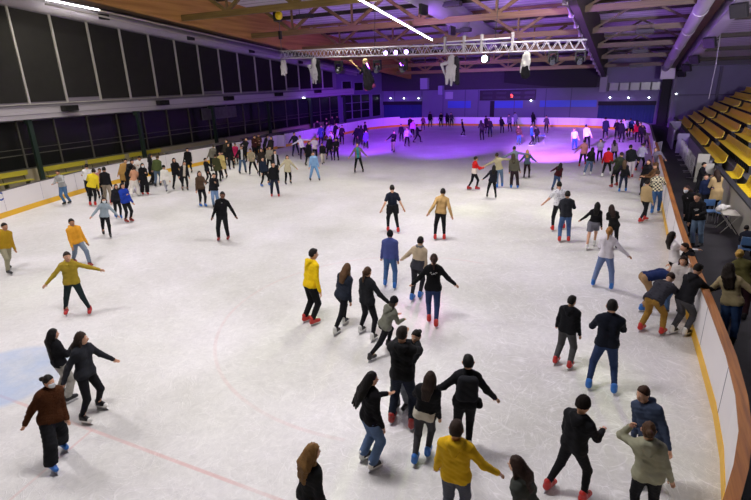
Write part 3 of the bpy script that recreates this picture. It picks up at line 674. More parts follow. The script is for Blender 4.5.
# right-hand side: duct, white beam
r = empty('air_duct', (0, 0, 0), label='long pale round air duct along the right of the roof', cat='air duct')
pipe('duct', 31.0, 10, 62, 12.15, .36, DU).parent = r
for yy in range(16, 62, 6): MB().tube([(31, yy-.03, 12.15-.1*yy), (31, yy+.03, 12.15-.1*yy)], .385, 18).build('joint_ring', DU, r)
MB().box(30.6, 31.9, 61.5, 62.6, 4.9, 6.2).build('end_box', DU, r, bevel=.04)
slope('trim_96', 31.35, 31.8, -7, 65.9, 12.1, 13.6, wood('brownbeam', '54362C', '3A2620', 1), kind='structure')
slope('trim_97', 32.2, 32.9, -7, 65.9, 11.95, 12.9, plain('BDB7C6', .6), kind='structure')
slope('trim_98', 32.9, 47, -7, 66, 12.7, 12.8, DECK, kind='structure')
# middle duct
r = empty('air_duct', (0, 0, 0), label='wide grey air duct under the roof beside the bright tube', cat='air duct')
pipe('duct', 17.0, 20, 46, 13.1, .75, plain('8E8896', .5)).parent = r
for px, py in ((420, 10), (449, 31)):
    q = at(px, py, 0, 17.5); MB().box(17.62, 17.78, q[1]-.5, q[1]+.5, q[2]-.25, q[2]+.25).build('grille', plain('26252A', .7), r)
# transverse timber trusses
tn = 0
for y in (19.1, 25.8, 32.5, 39.2, 45.9, 52.6, 59.3):
    tn += 1; r = empty('roof_truss', (0, y, 0), label=['timber roof truss nearest the camera, mostly above the view', 'timber roof truss just this side of the stage lighting truss, above it', 'timber roof truss, third from the camera', 'timber roof truss, fourth from the camera', 'timber roof truss, fifth from the camera', 'timber roof truss, sixth from the camera', 'timber roof truss nearest the far end wall'][tn-1], cat='roof truss', group='timber roof trusses')
    zb = 12.3-.1*y; zt = 14.05-.1*y
    MB().bar((1.95, 0, zb), (24.9, 0, zb), .2, .36).build('bottom_chord', GL2, r); MB().bar((1.95, 0, zt), (24.9, 0, zt), .16, .2).build('top_chord', GL2, r)
    bot = [5.7, 10.6, 15.5, 20.4]; top = [3.2, 8.1, 13.05, 18, 22.9]
    for i, b in enumerate(bot):
        MB().bar((b, 0, zb+.1), (top[i], 0, zt-.08), .17, .2).build('web', GL2, r); MB().bar((b, 0, zb+.1), (top[i+1], 0, zt-.08), .17, .2).build('web', GL2, r)
        MB().bar((b, .0, zb+.1), (b, 0, zt-.08), .12, .12).build('post', GL2, r)
    r2 = empty('roof_truss', (0, y, 0), label='short timber truss between dark beam and right duct, ' + ['nearest the camera', 'second', 'third', 'fourth', 'fifth', 'sixth', 'farthest'][tn-1]+' in the right bay', cat='roof truss', group='short timber trusses in the right bay')
    MB().bar((25.35, 0, zb), (31.35, 0, zb), .2, .34).build('bottom_chord', GL3, r2); MB().bar((25.35, 0, zt), (31.35, 0, zt), .14, .2).build('top_chord', GL3, r2)
    MB().bar((25.4, 0, zb+.1), (28.3, 0, zt-.08), .13, .13).build('web', GL3, r2); MB().bar((31.3, 0, zb+.1), (28.3, 0, zt-.08), .13, .13).build('web', GL3, r2)
    slope('trim_%d' % (100+tn), 32.9, 47, y-.12, y+.12, 12.42, 12.7, DBM, kind='structure')
# purlins
for i, y in enumerate((22.4, 29.1, 35.8, 42.5, 49.2, 55.9, 62.6)):
    slope('trim_%d' % (110+i), 1.95, 31.35, y-.1, y+.1, 13.95, 14.2, DBM, kind='structure')
# unlit floodlights in the roof
def flood(x, y, z, rz, tx, label, group, hw=.55, hd=.3):
    r = empty('floodlight', (x, y, z), rz, label=label, cat='floodlight', group=group); r.rotation_euler = (tx, 0, rz)
    MB().box(-hw, hw, -hd, hd, -.12, .12).build('housing', plain('242226', .6), r, bevel=.03); MB().box(-hw+.05, hw-.05, -hd+.04, hd-.04, -.135, -.121).build('lens', plain('2C2A30', .25), r)
    b = MB(); b.bar((-hw*.8, 0, .12), (-hw*.8, 0, .45), .03); b.bar((hw*.8, 0, .12), (hw*.8, 0, .45), .03); b.bar((-hw*.8, 0, .45), (hw*.8, 0, .45), .03); b.build('bracket', plain('3A383C', .5), r)
for i, (px, py, ya) in enumerate(((305, 16, 31), (452, 4, 31), (463, 30, 36), (645, 31, 38.6), (640, 51, 45.2), (636, 66, 52))):
    q = at(px, py, 1, ya); lab = ['left-hand unlit black floodlight beneath the timber trusses', 'unlit black floodlight above the left of the lighting truss top box', 'unlit black floodlight right over the stage lighting truss', 'unlit black floodlight in the right bay, nearest', 'unlit black floodlight in the right bay, middle', 'unlit black floodlight in the right bay, farthest'][i]
    flood(q[0], q[1], q[2], 0, 0, lab, 'unlit floodlights under the roof')
for i, (y, z) in enumerate(((31.9, 7.9), (41.8, 7.3), (50.5, 6.5), (56.5, 6.0), (61.5, 5.5))):
    flood(32.45, y, 11.55-.1*y, 0, 0, 'square dark floodlight on the white right beam, '+['nearest', 'second from the camera', 'third from the camera', 'fourth from the camera', 'farthest'][i], 'square floodlights on the right beam', .4, .34); [o for o in COL.objects if o.name.startswith('floodlight')][-1].rotation_euler = Vector((-.55, -.75, -.45)).to_track_quat('-Z', 'Y').to_euler()
# bright tubes
EM = mat('tube_glow', (1, 1, 1), .4, emit=(1, .97, .93), estr=14)
def tube_light(p, q, label):
    r = empty('tube_light', p, label=label, cat='tube light'); d = Vector(q)-Vector(p)
    MB().bar((0, 0, .06), tuple(d+Vector((0, 0, .06))), .14, .06).build('housing', plain('B8B4B8', .5), r); MB().tube([(0, 0, 0), tuple(d)], .045, 10).build('tube', EM, r, True)
q0 = at(355, -3, 0, 15.6); q1 = at(432, 40, 0, 14.9); tube_light(tuple(q0), tuple(q1), 'bright white tube light slanting across the roof at top centre')
q0 = at(45, -1, 0, -2.6); q1 = at(99, 10, 0, -2.6); tube_light(tuple(q0), tuple(q1), 'bright tube light above the black screens at top left')
q0 = at(100, 10.5, 0, -2.6); q1 = at(278, 50.5, 0, -2.6)
mm = MB(); mm.tube([tuple(q0), tuple(q1)], .05, 8); mm.build('cable_pipe', mat('pale_pipe', rgb('CFC8BC'), .35), label='thin pale pipe running along the wooden beam above left duct', cat='pipe')

# ---------------------------------------------------------------- far wall
FY = 66.0
def fw(px, py): q = at(px, py, 1, FY); return q[0], q[2]
w = MB(); w.box(-5.25, 47.2, 66, 66.25, -.3, RZ(66)+.3); w.build('wall_far', mat('far_wall', rgb('6E6884'), .85, noise=.08, nscale=1), kind='structure')
w = MB(); w.box(47, 47.25, -7, 66, -.3, RZ(-7)); w.build('wall_right', dark_wall, kind='structure')
w = MB(); w.box(-5.25, 47.2, -7.25, -7, -.3, RZ(-7)+.3); w.build('wall_near', dark_wall, kind='structure')
# dark header above far wall, with sagging dark curtain swag
m = MB(); m.box(-5, 24.7, 65.55, 65.95, 4.15, 7.6); m.build('trim_120', mat('header', rgb('3A3340'), .9, noise=.2), kind='structure')
m = MB(); pts = [(14+i*.75, 5.3-.75*math.sin(PI*min(i, 14)/14*.5)) for i in range(15)]
poly = [(x, z) for x, z in pts]+[(24.5, 6.6), (14, 6.6)]
m.prism([(p[0], p[1]-.4) for p in poly], 1, 64.4, 64.7); m.build('hanging_duct', mat('swag', rgb('201C24'), .9), label='dark curved sagging panel under the roof at the far end', cat='panel')
def panel(name, x0, x1, z0, z1, m, label, cat, d=.06, y=FY, group=None): return MB().box(x0, x1, y-d, y-.002, z0, z1).build(name, m, label=label, cat=cat, group=group)
BLU = plain('4560C0', .6)
# angled glazed wall closing the far left corner
cw = MB(); cw.v = [(-5.05, 56.5, 0), (-3.0, 66, 0), (-3.2, 66, 0), (-5.25, 56.5, 0), (-5.05, 56.5, RZ(56.5)), (-3.0, 66, RZ(66)), (-3.2, 66, RZ(66)), (-5.25, 56.5, RZ(56.5))]
cw.f = [(3, 2, 1, 0), (4, 5, 6, 7), (0, 1, 5, 4), (1, 2, 6, 5), (2, 3, 7, 6), (3, 0, 4, 7)]; cw.build('wall_left', mat('corner_wall', rgb('6E6884'), .85), kind='structure')
an = -math.atan2(2.05, 9.5)
for wn_, (u0, u1, zl, zh) in enumerate(((.9, 6.4, .9, 3.9), (6.9, 8.8, .9, 3.8), (1.0, 2.8, 4.5, 5.6), (3.3, 5.2, 4.4, 5.4))):
    r = empty('window_%d' % (80+wn_), (-5.04, 56.5, 0), an, kind='structure'); MB().box(.005, .02, u0, u1, zl, zh).build('pane', GL, r); f = MB(); n_ = 3 if wn_ == 0 else 1
    for i in range(n_+1): yy = u0+(u1-u0)*i/n_; f.box(.0, .09, yy-.07, yy+.07, zl, zh)
    for i in range(n_+1): zz = zl+(zh-zl)*i/n_; f.box(.0, .07, u0, u1, zz-.035, zz+.035)
    f.build('window_frame', plain('7C7890', .6), r)
def hall(x0, x1, z1, label, n):
    r = empty('blue_curtain', ((x0+x1)/2, FY, 0), label=label, cat='curtain'); xx = x1-x0; m = MB(); k = 60; pts = []
    for i in range(k+1): pts.append((-xx/2+xx*i/k, -.1+.03*math.sin(i*1.9)))
    m.prism(pts+[(xx/2, -.02), (-xx/2, -.02)], 2, .1, z1); m.build('cloth', mat('blue_cloth', rgb('1E3560'), .8), r); MB().box(-xx/2-.05, xx/2+.05, -.25, -.02, z1, z1+.45).build('dark_shelf', plain('15131C', .8), r)
xa, xb = fw(384, 110)[0], fw(422, 110)[0]; hall(xa, xb, 2.3, 'dark blue wall hanging at far left under three small lamps', 3)
xc, xd = fw(598, 110)[0], fw(657, 110)[0]; hall(xc, min(xd, 30.7), 2.1, 'dark blue wall hanging at far right under three small lamps', 3)
LE = mat('small_lamp', (1, 1, 1), .4, emit=(.85, .95, 1), estr=18)
def spotl(px, py, label, y=FY, rad=.075, axx=None):
    q = at(px, py, 1, y); r = empty('wall_lamp', tuple(q), label=label, cat='lamp', group='small white wall lamps')
    MB().ell((0, 0, 0), (rad*1.2, rad, rad*.7), 10, 7).build('bulb', LE, r, True); MB().box(-rad, rad, -rad*.6, rad+.25, rad*.7, rad*1.1).build('bracket', plain('222222', .6), r)
for i, (a, b) in enumerate(((390.5, 98.3), (404, 98.3), (418.5, 98.3), (610, 97.6), (628.5, 97.6), (649, 97.6), (676, 94))):
    spotl(a, b, ['leftmost', 'middle', 'rightmost', 'leftmost', 'middle', 'rightmost'][i % 6]+(' of three small lamps over the far left blue hanging' if i < 3 else ' of three small lamps over the far right blue hanging') if i < 6 else 'single small lamp on the dark wall behind the stands', 65.6)
for a, b, x in ((304, 98, -4.25), (361, 93, -4.25), (531, 100.5, None)):
    if x is None: spotl(a, b, 'small lamp on the far wall beside the scoreboard', 65.8)
    else:
        q = at(a, b, 0, x); r = empty('wall_lamp', tuple(q), label='small white lamp on the left ledge, '+('nearer one' if a < 320 else 'farther one'), cat='lamp', group='small white wall lamps')
        MB().ell((0, 0, 0), (.09, .12, .06), 10, 7).build('bulb', LE, r, True); MB().box(-.12, 0, -.05, .05, .05, .08).build('bracket', plain('222222', .6), r)
# scoreboard
x0, z0 = fw(480, 100.5); x1, z1 = fw(536.5, 89.5); r = empty('scoreboard', ((x0+x1)/2, FY, z0), label='wide black scoreboard with one red digit on the far wall', cat='scoreboard')
W = (x1-x0)/2; HH = 1.25; MB().box(-W, W, -.25, -.02, 0, HH).build('casing', plain('17161A', .6), r, bevel=.02); m = MB()
for i in range(4):
    for z in (.2, .75): m.box(-W+.4+i*W*.5, -W+.4+i*W*.5+W*.35, -.262, -.25, z, z+.28)
m.build('display', plain('25242B', .4), r); m = MB(); m.box(-.12+.6, .1+.6, -.27, -.25, .35, .41); m.box(.64, .7, -.27, -.25, .35, .62); m.box(.48, .54, -.27, -.25, .5, .75); m.box(.48, .7, -.27, -.25, .58, .63)
m.build('digit', mat('red_digit', (1, .1, .05), .4, emit=(1, .08, .04), estr=4), r)
# banners, doors and a poster
for a, b, c_, d_, lab in ((448, 471, 101, 108, 'blue banner on the far wall left of the dark door'), (494.5, 523, 101, 108, 'blue banner on the far wall under the scoreboard'), (540, 597, 100.5, 107, 'long blue banner on the far wall right of the scoreboard')):
    panel('banner', fw(a, c_)[0], fw(b, c_)[0], fw(a, d_)[1], fw(a, c_)[1], BLU, lab, 'banner', .05)
x0 = fw(490, 110)[0]; x1 = fw(494.3, 110)[0]; MB().box(x0, x1, 65.94, 65.99, 0, 2.7).build('door_1', plain('0C0B10', .7), kind='structure')
panel('white_poster', fw(445.5, 95)[0], fw(453, 95)[0], fw(445, 99)[1], fw(445, 92)[1], plain('A49EB4', .6), 'small square white poster on the far wall', 'poster')
m = MB()
for i, px in enumerate((395, 422, 443, 465, 478, 514, 545, 570)):
    x = fw(px, 110)[0]; m.box(x-.04, x+.04, 65.94, 65.995, 0, 4.1)
m.build('trim_121', plain('4C4860', .7), kind='structure')
r = empty('window_90', (0, 0, 0), kind='structure'); x0 = 25.7; x1 = 31.1
MB().box(x0, x1, 65.93, 65.98, 3.75, 4.55).build('pane', plain('5A5A5E', .3), r); f = MB()
for i in range(6): xx = x0+(x1-x0)*i/5; f.box(xx-.08, xx+.08, 65.86, 65.94, 3.7, 4.6)
f.build('window_frame', plain('2A262E', .6), r)
for i, (a, b, z0, z1) in enumerate(((398, 408, 4.15, 4.75), (409, 420, 4.15, 4.7))):
    pass
m = MB(); m.box(2.9, 3.9, 64.8, 65.5, 4.3, 5.7); m.build('hanging_box', plain('9A94B4', .6), label='pale box hanging under the roof at the far end, left one', cat='box')
m = MB(); m.box(5.4, 6.0, 64.8, 65.5, 3.6, 4.7); m.build('hanging_box', plain('8E88AA', .6), label='smaller pale box hanging under the roof beside the wall poster', cat='box')
# dark recess behind the stands with column
m = MB(); m.box(31.0, 31.9, 64.2, 65, 0, 5.9); m.build('trim_122', mat('blackcol', rgb('121018'), .8), kind='structure')
m = MB(); m.box(31.95, 32.25, 62.5, 62.8, 0, 5.6); m.build('trim_123', plain('6A6478', .7), kind='structure')
m = MB(); [m.box(x, x+.25, 65.7, 66, 0, 6) for x in (36.2, 41.0)]; m.box(32, 47, 65.8, 66, 3.1, 3.2); m.build('trim_124', plain('4E485C', .7), kind='structure')

# ---------------------------------------------------------------- ledge speakers, poster, benches
for i, (px, py) in enumerate(((70, 108.5), (163, 103), (229, 98.5), (279, 94.5), (318, 91.5))):
    q = at(px, py, 0, -4.0); r = empty('wall_speaker', tuple(q), label=['black speaker box on the left ledge, nearest the camera', 'black speaker box on the left ledge, second from the camera', 'black speaker box on the left ledge, third from the camera', 'black speaker box on the left ledge, fourth from the camera', 'black speaker box on the left ledge, farthest'][i], cat='speaker', group='speaker boxes on the left ledge')
    MB().box(-.22, .2, -.48, .48, -.16, .2).build('housing', plain('1C1A1A', .6), r, bevel=.03); MB().box(-.32, -.22, -.1, .1, -.1, .1).build('bracket', plain('333333', .6), r); MB().box(.2, .212, -.42, .42, -.12, .16).build('grille', plain('0E0E0E', .9), r)
q = at(218, 113, 0, -4.92); MB().box(-4.94, -4.90, 33.2, 37.6, 2.75, 3.75).build('wall_poster', mat('poster', rgb('5E5C60'), .6, noise=.6, nscale=3), label='wide dark poster with figures on the left wall glazing', cat='poster')
YBN = plain('C9BE3C', .55)
def bench(y0, y1, label):
    r = empty('bench', (-4.5, (y0+y1)/2, 0), label=label, cat='bench', group='yellow benches behind the left boards'); L = (y1-y0)/2
    MB().box(-.05, .36, -L, L, .42, .48).build('seat', YBN, r, bevel=.01); MB().box(-.22, -.16, -L, L, .72, 1.02).build('backrest', YBN, r, bevel=.01)
    for y in (-L+.25, 0, L-.25):
        MB().box(-.02, .32, y-.03, y+.03, 0, .42).bar((-.05, y, .02), (-.24, y, 1.0), .05).build('leg', plain('5A5A3A', .6), r)
bench(11.6, 14.6, 'yellow bench behind the boards at far left edge'); bench(14.9, 17.9, 'yellow bench behind the boards left of the first green post')
bench(18.8, 21.7, 'yellow bench just right of the first green post'); bench(21.9, 24.8, 'yellow bench behind the group in white and yellow tops'); bench(25.2, 28.1, 'yellow bench farthest along the left wall')
# dark counter, barriers and slanted grey matting behind the left crowd
r = empty('counter', (-2.6, 30.6, 0), label='dark long counter with pale top behind the left crowd', cat='counter')
MB().box(-.35, .35, -3.6, 3.6, 0, .88).build('body', plain('2A2826', .7), r); MB().box(-.45, .45, -3.7, 3.7, .88, .95).build('counter_top', plain('8E8A86', .5), r)
r = empty('counter', (-2.8, 40.5, 0), label='dark counter with pale top under the far left windows', cat='counter')
MB().box(-.35, .35, -4.6, 4.6, 0, .9).build('body', plain('2A2826', .7), r); MB().box(-.45, .45, -4.7, 4.7, .9, .97).build('counter_top', plain('6E6A72', .5), r)
r = empty('rolled_mat', (-1.5, 35.3, 0), label='pale rolled mat lying behind the left boards', cat='mat'); m = MB(); m.tube([(0, -.9, .55), (0, .9, .55)], .5, 20); m.build('roll', plain('9A968E', .8), r, True); MB().box(-.4, .4, -.8, .8, 0, .12).build('pallet', plain('5A4A38', .8), r)
def barrier(x, y, rz, label, L=2.0, n=12, grp='crowd barriers on the walkways', hh=1.1):
    r = empty('crowd_barrier', (x, y, 0), rz, label=label, cat='barrier', group=grp); f = MB()
    for a in (-L/2, L/2): f.tube([(a, 0, .05), (a, 0, hh)], .022, 8)
    for z in (.18, hh): f.tube([(-L/2, 0, z), (L/2, 0, z)], .022, 8)
    f.build('frame', plain('A6A2A8', .4), r, True); b = MB()
    for i in range(1, n): b.tube([(-L/2+L*i/n, 0, .18), (-L/2+L*i/n, 0, hh)], .009, 6)
    b.build('bars', plain('A6A2A8', .4), r)
    for a in (-L/2+.2, L/2-.2): MB().bar((a, -.25, .02), (a, .25, .02), .04, .03).build('foot', plain('8A868C', .4), r)
for i, y in enumerate((43.2, 45.4, 47.6, 50.4)): barrier(-1.2, y, math.radians(90), 'grey barred crowd barrier behind the left boards, '+['first', 'second', 'third', 'fourth'][i]+' from the camera')

# ---------------------------------------------------------------- right-hand stand with yellow seats
CON = mat('concrete', rgb('5C5A60'), .85, noise=.15, nscale=2)
r = empty('spectator_stand', (0, 0, 0), label='stepped grey concrete stand carrying the rows of yellow seats', cat='stand')
ROWS = 7
st = MB(); poly = [(32.45, -.25)]
for i in range(ROWS): poly += [(32.45+.78*i if i else 32.45, .58+.45*i), (32.45+.78*(i+1), .58+.45*i)]
poly += [(32.45+.78*ROWS, 3.9), (46.9, 3.9), (46.9, -.25)]
st.prism([(a, b) for a, b in poly], 1, 14, 60.5); st.build('steps', CON, r)
MB().box(32.32, 32.44, 14, 29.2, -.04, 1.15).build('front_wall', plain('A8A498', .8), r); MB().box(32.32, 32.44, 31.2, 60.5, -.04, 1.15).build('front_wall', plain('8E8A92', .8), r)
MB().box(32.30, 32.52, 14, 29.2, 1.15, 1.22).build('coping', plain('33343A', .6), r); MB().box(32.30, 32.52, 31.2, 60.5, 1.15, 1.22).build('coping', plain('33343A', .6), r)
SEATM = plain('F4D21E', .42)
def seat_mesh():
    m = MB(); n = 5; pr = [(-.20, .40), (-.215, .43), (.02, .42), (.14, .43), (.20, .50), (.27, .80), (.30, .80), (.235, .46), (.16, .385), (.0, .375)]
    m.prism([(a, b-.0) for a, b in pr], 1, -.205, .205)
    return m
sm = seat_mesh().mesh('seat_shell'); sm.materials.append(SEATM)
bm_ = MB().box(-.12, .12, -.03, .03, 0, .38).mesh('seat_bracket'); bm_.materials.append(plain('2E2E32', .5))
cands = []
for i in range(ROWS):
    y = 14.5
    while y < 60:
        if i == 0 and 28.9 < y < 31.8: y += .46; continue
        if abs(y-26.4) > .55 and abs(y-38.9) > .55 and abs(y-50.5) > .6: cands.append((32.45+.78*i+.42, y, .58+.45*i, i))
        y += .46
def inview(p):
    d = np.array(p)-CAM; z = d@CF
    if z < 1: return False
    x = 375.5+FPX*(d@CR)/z; y = 250-FPX*(d@CU)/z; return 0 < x < 754 and -3 < y < 500
vis = [c for c in cands if inview((c[0], c[1], c[2]+.5))]; vis.sort(key=lambda c: (c[0]-CAM[0])**2+(c[1]-CAM[1])**2)
RN = ['front', 'second', 'third', 'fourth', 'fifth', 'sixth', 'top']
for (x, y, z, i) in vis[:300]:
    o = link(bpy.data.objects.new('stadium_seat', sm)); o.location = (x, y, z)
    tag(o, 'yellow plastic seat in the %s row of the right stand, %s block' % (RN[i], 'near' if y < 26.4 else 'middle' if y < 38.9 else 'far' if y < 50.5 else 'farthest'), 'seat', 'yellow stadium seats, %s row' % RN[i])
    b = link(bpy.data.objects.new('bracket', bm_)); b.parent = o
rest = vis[300:]
if rest:
    m = MB()
    for (x, y, z, i) in rest:
        t = seat_mesh(); k = len(m.v); m.v += [(a+x, b+y, c+z) for a, b, c in t.v]; m.f += [tuple(q+k for q in f) for f in t.f]
        m.box(x-.12, x+.12, y-.03, y+.03, z, z+.38)
    m.build('distant_stadium_seats', SEATM, label='yellow plastic seats farthest away at the top of the right stand', cat='seats', kind='stuff')
# vomitory side walls, railings and pale panels
r = empty('partition', (0, 0, 0), label='pale partition panels at the stand entrance beside the railing', cat='partition')
MB().box(31.95, 32.28, 29.2, 29.3, 0, 1.3).build('panel', plain('A8A69E', .7), r); MB().box(31.75, 32.28, 31.1, 31.2, 0, 1.5).build('panel', plain('A8A69E', .7), r)
r = empty('partition', (0, 0, 0), label='greyish mauve partition at the far end of the walkway', cat='partition')
MB().box(31.4, 31.5, 44.5, 50.5, 0, 1.45).build('panel', plain('807A92', .7), r); MB().box(31.55, 32.28, 42.4, 42.5, 0, 1.4).build('panel', plain('8C86A0', .7), r); MB().box(31.4, 32.28, 50.5, 50.6, 0, 1.6).build('panel', plain('807A92', .7), r)
for i, y in enumerate((33.2, 35.5, 37.8, 40.1)): barrier(31.75, y, math.radians(90), 'pale railing along the black walkway, '+['first', 'second', 'third', 'fourth'][i]+' from the camera', 2.2, 9, 'railings along the right walkway', 1.15)
# hanging rope with floodlight cable on the right
q0 = at(719, 30, 0, 33.2); q1 = at(706, 106, 0, 33.2)
m = MB(); m.tube([(33.2, 44, 8.2), (33.25, 43.8, 6), (33.2, 43.9, 3.7)], .03, 6); m.build('hanging_rope', plain('9A96A0', .7), label='pale rope hanging from the roof over the yellow seats', cat='rope')
# folding table with bags, blue chairs
def chair(x, y, rz, label):
    r = empty('folding_chair', (x, y, 0), rz, label=label, cat='chair', group='blue chairs on the black walkway')
    MB().box(-.22, .22, -.2, .22, .43, .465).build('seat', plain('4A6E9C', .5), r, bevel=.015); MB().box(-.21, .21, -.24, -.21, .6, .86).build('backrest', plain('4A6E9C', .5), r, bevel=.012)
    for sx in (-1, 1):
        MB().tube([(sx*.2, .2, .02), (sx*.2, .19, .43)], .012, 8).build('leg', plain('8C8C90', .3), r); MB().tube([(sx*.2, -.2, .02), (sx*.2, -.23, .86)], .012, 8).build('leg', plain('8C8C90', .3), r)
c = ice(709, 222); chair(c[0], c[1], math.radians(200), 'blue chair right behind the woman in the beige coat')
c = ice(722, 224); chair(c[0], c[1], math.radians(250), 'blue chair against the pale wall by the white bag')
c = ice(744, 262); chair(c[0], c[1], math.radians(-5), 'blue chair beside the seated man in dark jacket')
r = empty('folding_table', (31.95, 21.4, 0), math.radians(4), label='pale folding table with crossed legs under the white bag', cat='table')
MB().box(-.27, .27, -.45, .45, .70, .735).build('tabletop', plain('B9B4AA', .5), r, bevel=.01)
for sx in (-.36, .36): MB().tube([(-.25, sx, .02), (.25, sx, .7)], .014, 8).tube([(.25, sx, .02), (-.25, sx, .7)], .014, 8).build('leg', plain('B0ACA4', .4), r)
s = SDF(.018, (31.3, 20.9, .74), (32.2, 22.3, 1.1)); s.cone((31.6, 21.3, .84), (31.75, 21.75, .84), .11, .10, .05); s.cone((31.75, 21.6, .82), (31.95, 21.75, .86), .08, .06, .05); s.noise(.012, 22, 2); s.cut((0, 0, .738), (0, 0, -1)); r_ = s.mesh('b')
o = np_mesh('white_bag', r_[0], r_[1], fabric('D8D6D2'), None); tag(o, 'crumpled white bag lying on the folding table', 'bag')

# ---------------------------------------------------------------- stage lighting truss with hanging figures
AL = mat('aluminium', rgb('C9C6D0'), .35, .25)
r = empty('lighting_truss', (0, 0, 0), label='long silver lattice truss hanging across the hall with stage lights', cat='truss')
T0 = Vector((9.05, 26.3, 7.45)); T1 = Vector((26.1, 26.3, 7.12)); dT = T1-T0; LT = dT.length; hT = .42
def tp(t, dy, dz): p = T0+dT*t; return (p.x, p.y+dy, p.z+dz)
for (dy, dz) in ((-.2, 0), (.2, 0), (-.2, -hT), (.2, -hT)): MB().tube([tp(0, dy, dz), tp(1, dy, dz)], .026, 8).build('chord', AL, r, True)
n = 34; lat = MB()
for i in range(n):
    a = i/n; b = (i+.5)/n; c = (i+1)/n
    for dy in (-.2, .2): lat.tube([tp(a, dy, -hT), tp(b, dy, 0)], .014, 6); lat.tube([tp(b, dy, 0), tp(c, dy, -hT)], .014, 6)
    lat.tube([tp(a, -.2, 0), tp(b, .2, 0)], .011, 5); lat.tube([tp(a, -.2, -hT), tp(a, .2, -hT)], .011, 5)
lat.build('lattice', AL, r, True, kind='stuff')
MB().box(19.5, 22.7, 26.02, 26.14, 7.34, 7.40).build('cross_bar', AL, r, bevel=.02)
for x in (19.4, 20.4, 21.3, 22.8): MB().box(x-.05, x+.05, 26.02, 26.2, 6.82, 7.62).build('clamp_plate', plain('A8A4A8', .4), r)
# hoists on chains
def hoist(x, z, label):
    q = empty('chain_hoist', (x, 26.3, z), label=label, cat='hoist', group='chain hoists of the lighting truss')
    MB().box(-.22, .2, -.18, .18, -.28, .3).build('motor', plain('141414', .5), q, bevel=.04); m = MB(); m.tube([(.30, -.2, 0), (.30, -.35, 0)], .22, 18); m.build('cover', plain('E0C020', .45), q, True)
    MB().tube([(.08, 0, -.3), (.08, 0, 7.5-z)], .02, 6).build('chain', plain('6E6A66', .4), q); MB().box(0, .16, -.08, .08, -1.25, -.8).build('hook_block', plain('1A1A1A', .5), q); MB().tube([(0, 0, .3), (0, 0, 12.1-.1*26.3-z)], .02, 6).build('top_chain', plain('55524E', .4), q)
hoist(9.0, 9.35, 'black chain hoist with yellow cover over the left truss end'); hoist(25.6, 9.4, 'black chain hoist over the right truss end') if False else None
for x in (15.3, 21.9):
    m = MB(); m.tube([(x, 26.3, 7.3), (x+.2, 26.3, 11.4)], .015, 6); m.build('hanging_cable', plain('1A1A1C', .6), label='thin black cable above the '+('left' if x < 20 else 'right')+' part of the lighting truss', cat='cable')
def moving_head(x, z, label, lit=None, down=.0):
    q = empty('moving_head_light', (x, 26.3, z), label=label, cat='stage light', group='stage lights on the truss')
    MB().box(-.2, .2, -.16, .16, -.12, .04).build('base', plain('16161A', .5), q, bevel=.02)
    for s_ in (-1, 1): MB().box(s_*.2-.03, s_*.2+.03, -.08, .08, -.5, -.1).build('arm', plain('16161A', .5), q)
    m = MB(); m.ell((0, 0, -.42), (.17, .19, .2), 14, 9); m.build('head', plain('1A1A20', .4), q, True)
    m = MB(); m.tube([(0, -.12, -.5), (0, -.2, -.56)], .12, 14); m.build('lens', mat('lens_'+lit[0], lit[1], .3, emit=lit[1], estr=lit[2]) if lit else plain('3A3A48', .15), q)
PUR = ('purple', (.45, .25, 1.0), 30)
for i, x in enumerate((16.15, 16.75, 17.35)):
    q = empty('spotlight', (x, 26.0, 7.0), label=['left one', 'middle one', 'right one'][i]+' of three glowing violet spotlights on the truss', cat='stage light', group='glowing violet spotlights')
    MB().tube([(0, .2, .05), (0, -.08, .0)], .13, 14).build('can', plain('202028', .5), q, True); MB().tube([(0, -.09, -.003), (0, -.1, -.005)], .10, 14).build('lens', mat('lens_purple', PUR[1], .3, emit=PUR[1], estr=PUR[2]), q)
moving_head(17.0, 6.62, 'stage light hanging below the three violet spotlights'); moving_head(24.7, 6.72, 'round black stage light right of the pale hanging cloth ghost'); moving_head(25.9, 6.7, 'round black stage light at the right truss end')
moving_head(13.0, 6.7, 'small dark stage light between the caped figure and hooded figure'); moving_head(15.45, 6.65, 'dark stage light right of the hanging dark-cloaked figure')
q = at(485, 61.5, 1, 27.6); r = empty('moving_head_light', tuple(q), label='stage light glowing pale blue-white under the truss middle', cat='stage light', group='stage lights on the truss')
MB().box(-.2, .2, -.1, .25, -.02, .3).build('head', plain('1A1A20', .5), r, bevel=.03); MB().ell((0, -.14, .12), (.15, .06, .17), 12, 8).build('lens', mat('lens_white', (.7, .9, 1), .3, emit=(.7, .92, 1), estr=22), r, True); MB().bar((0, .1, .3), (0, .1, 1.0), .04).build('bracket', plain('222222', .5), r)
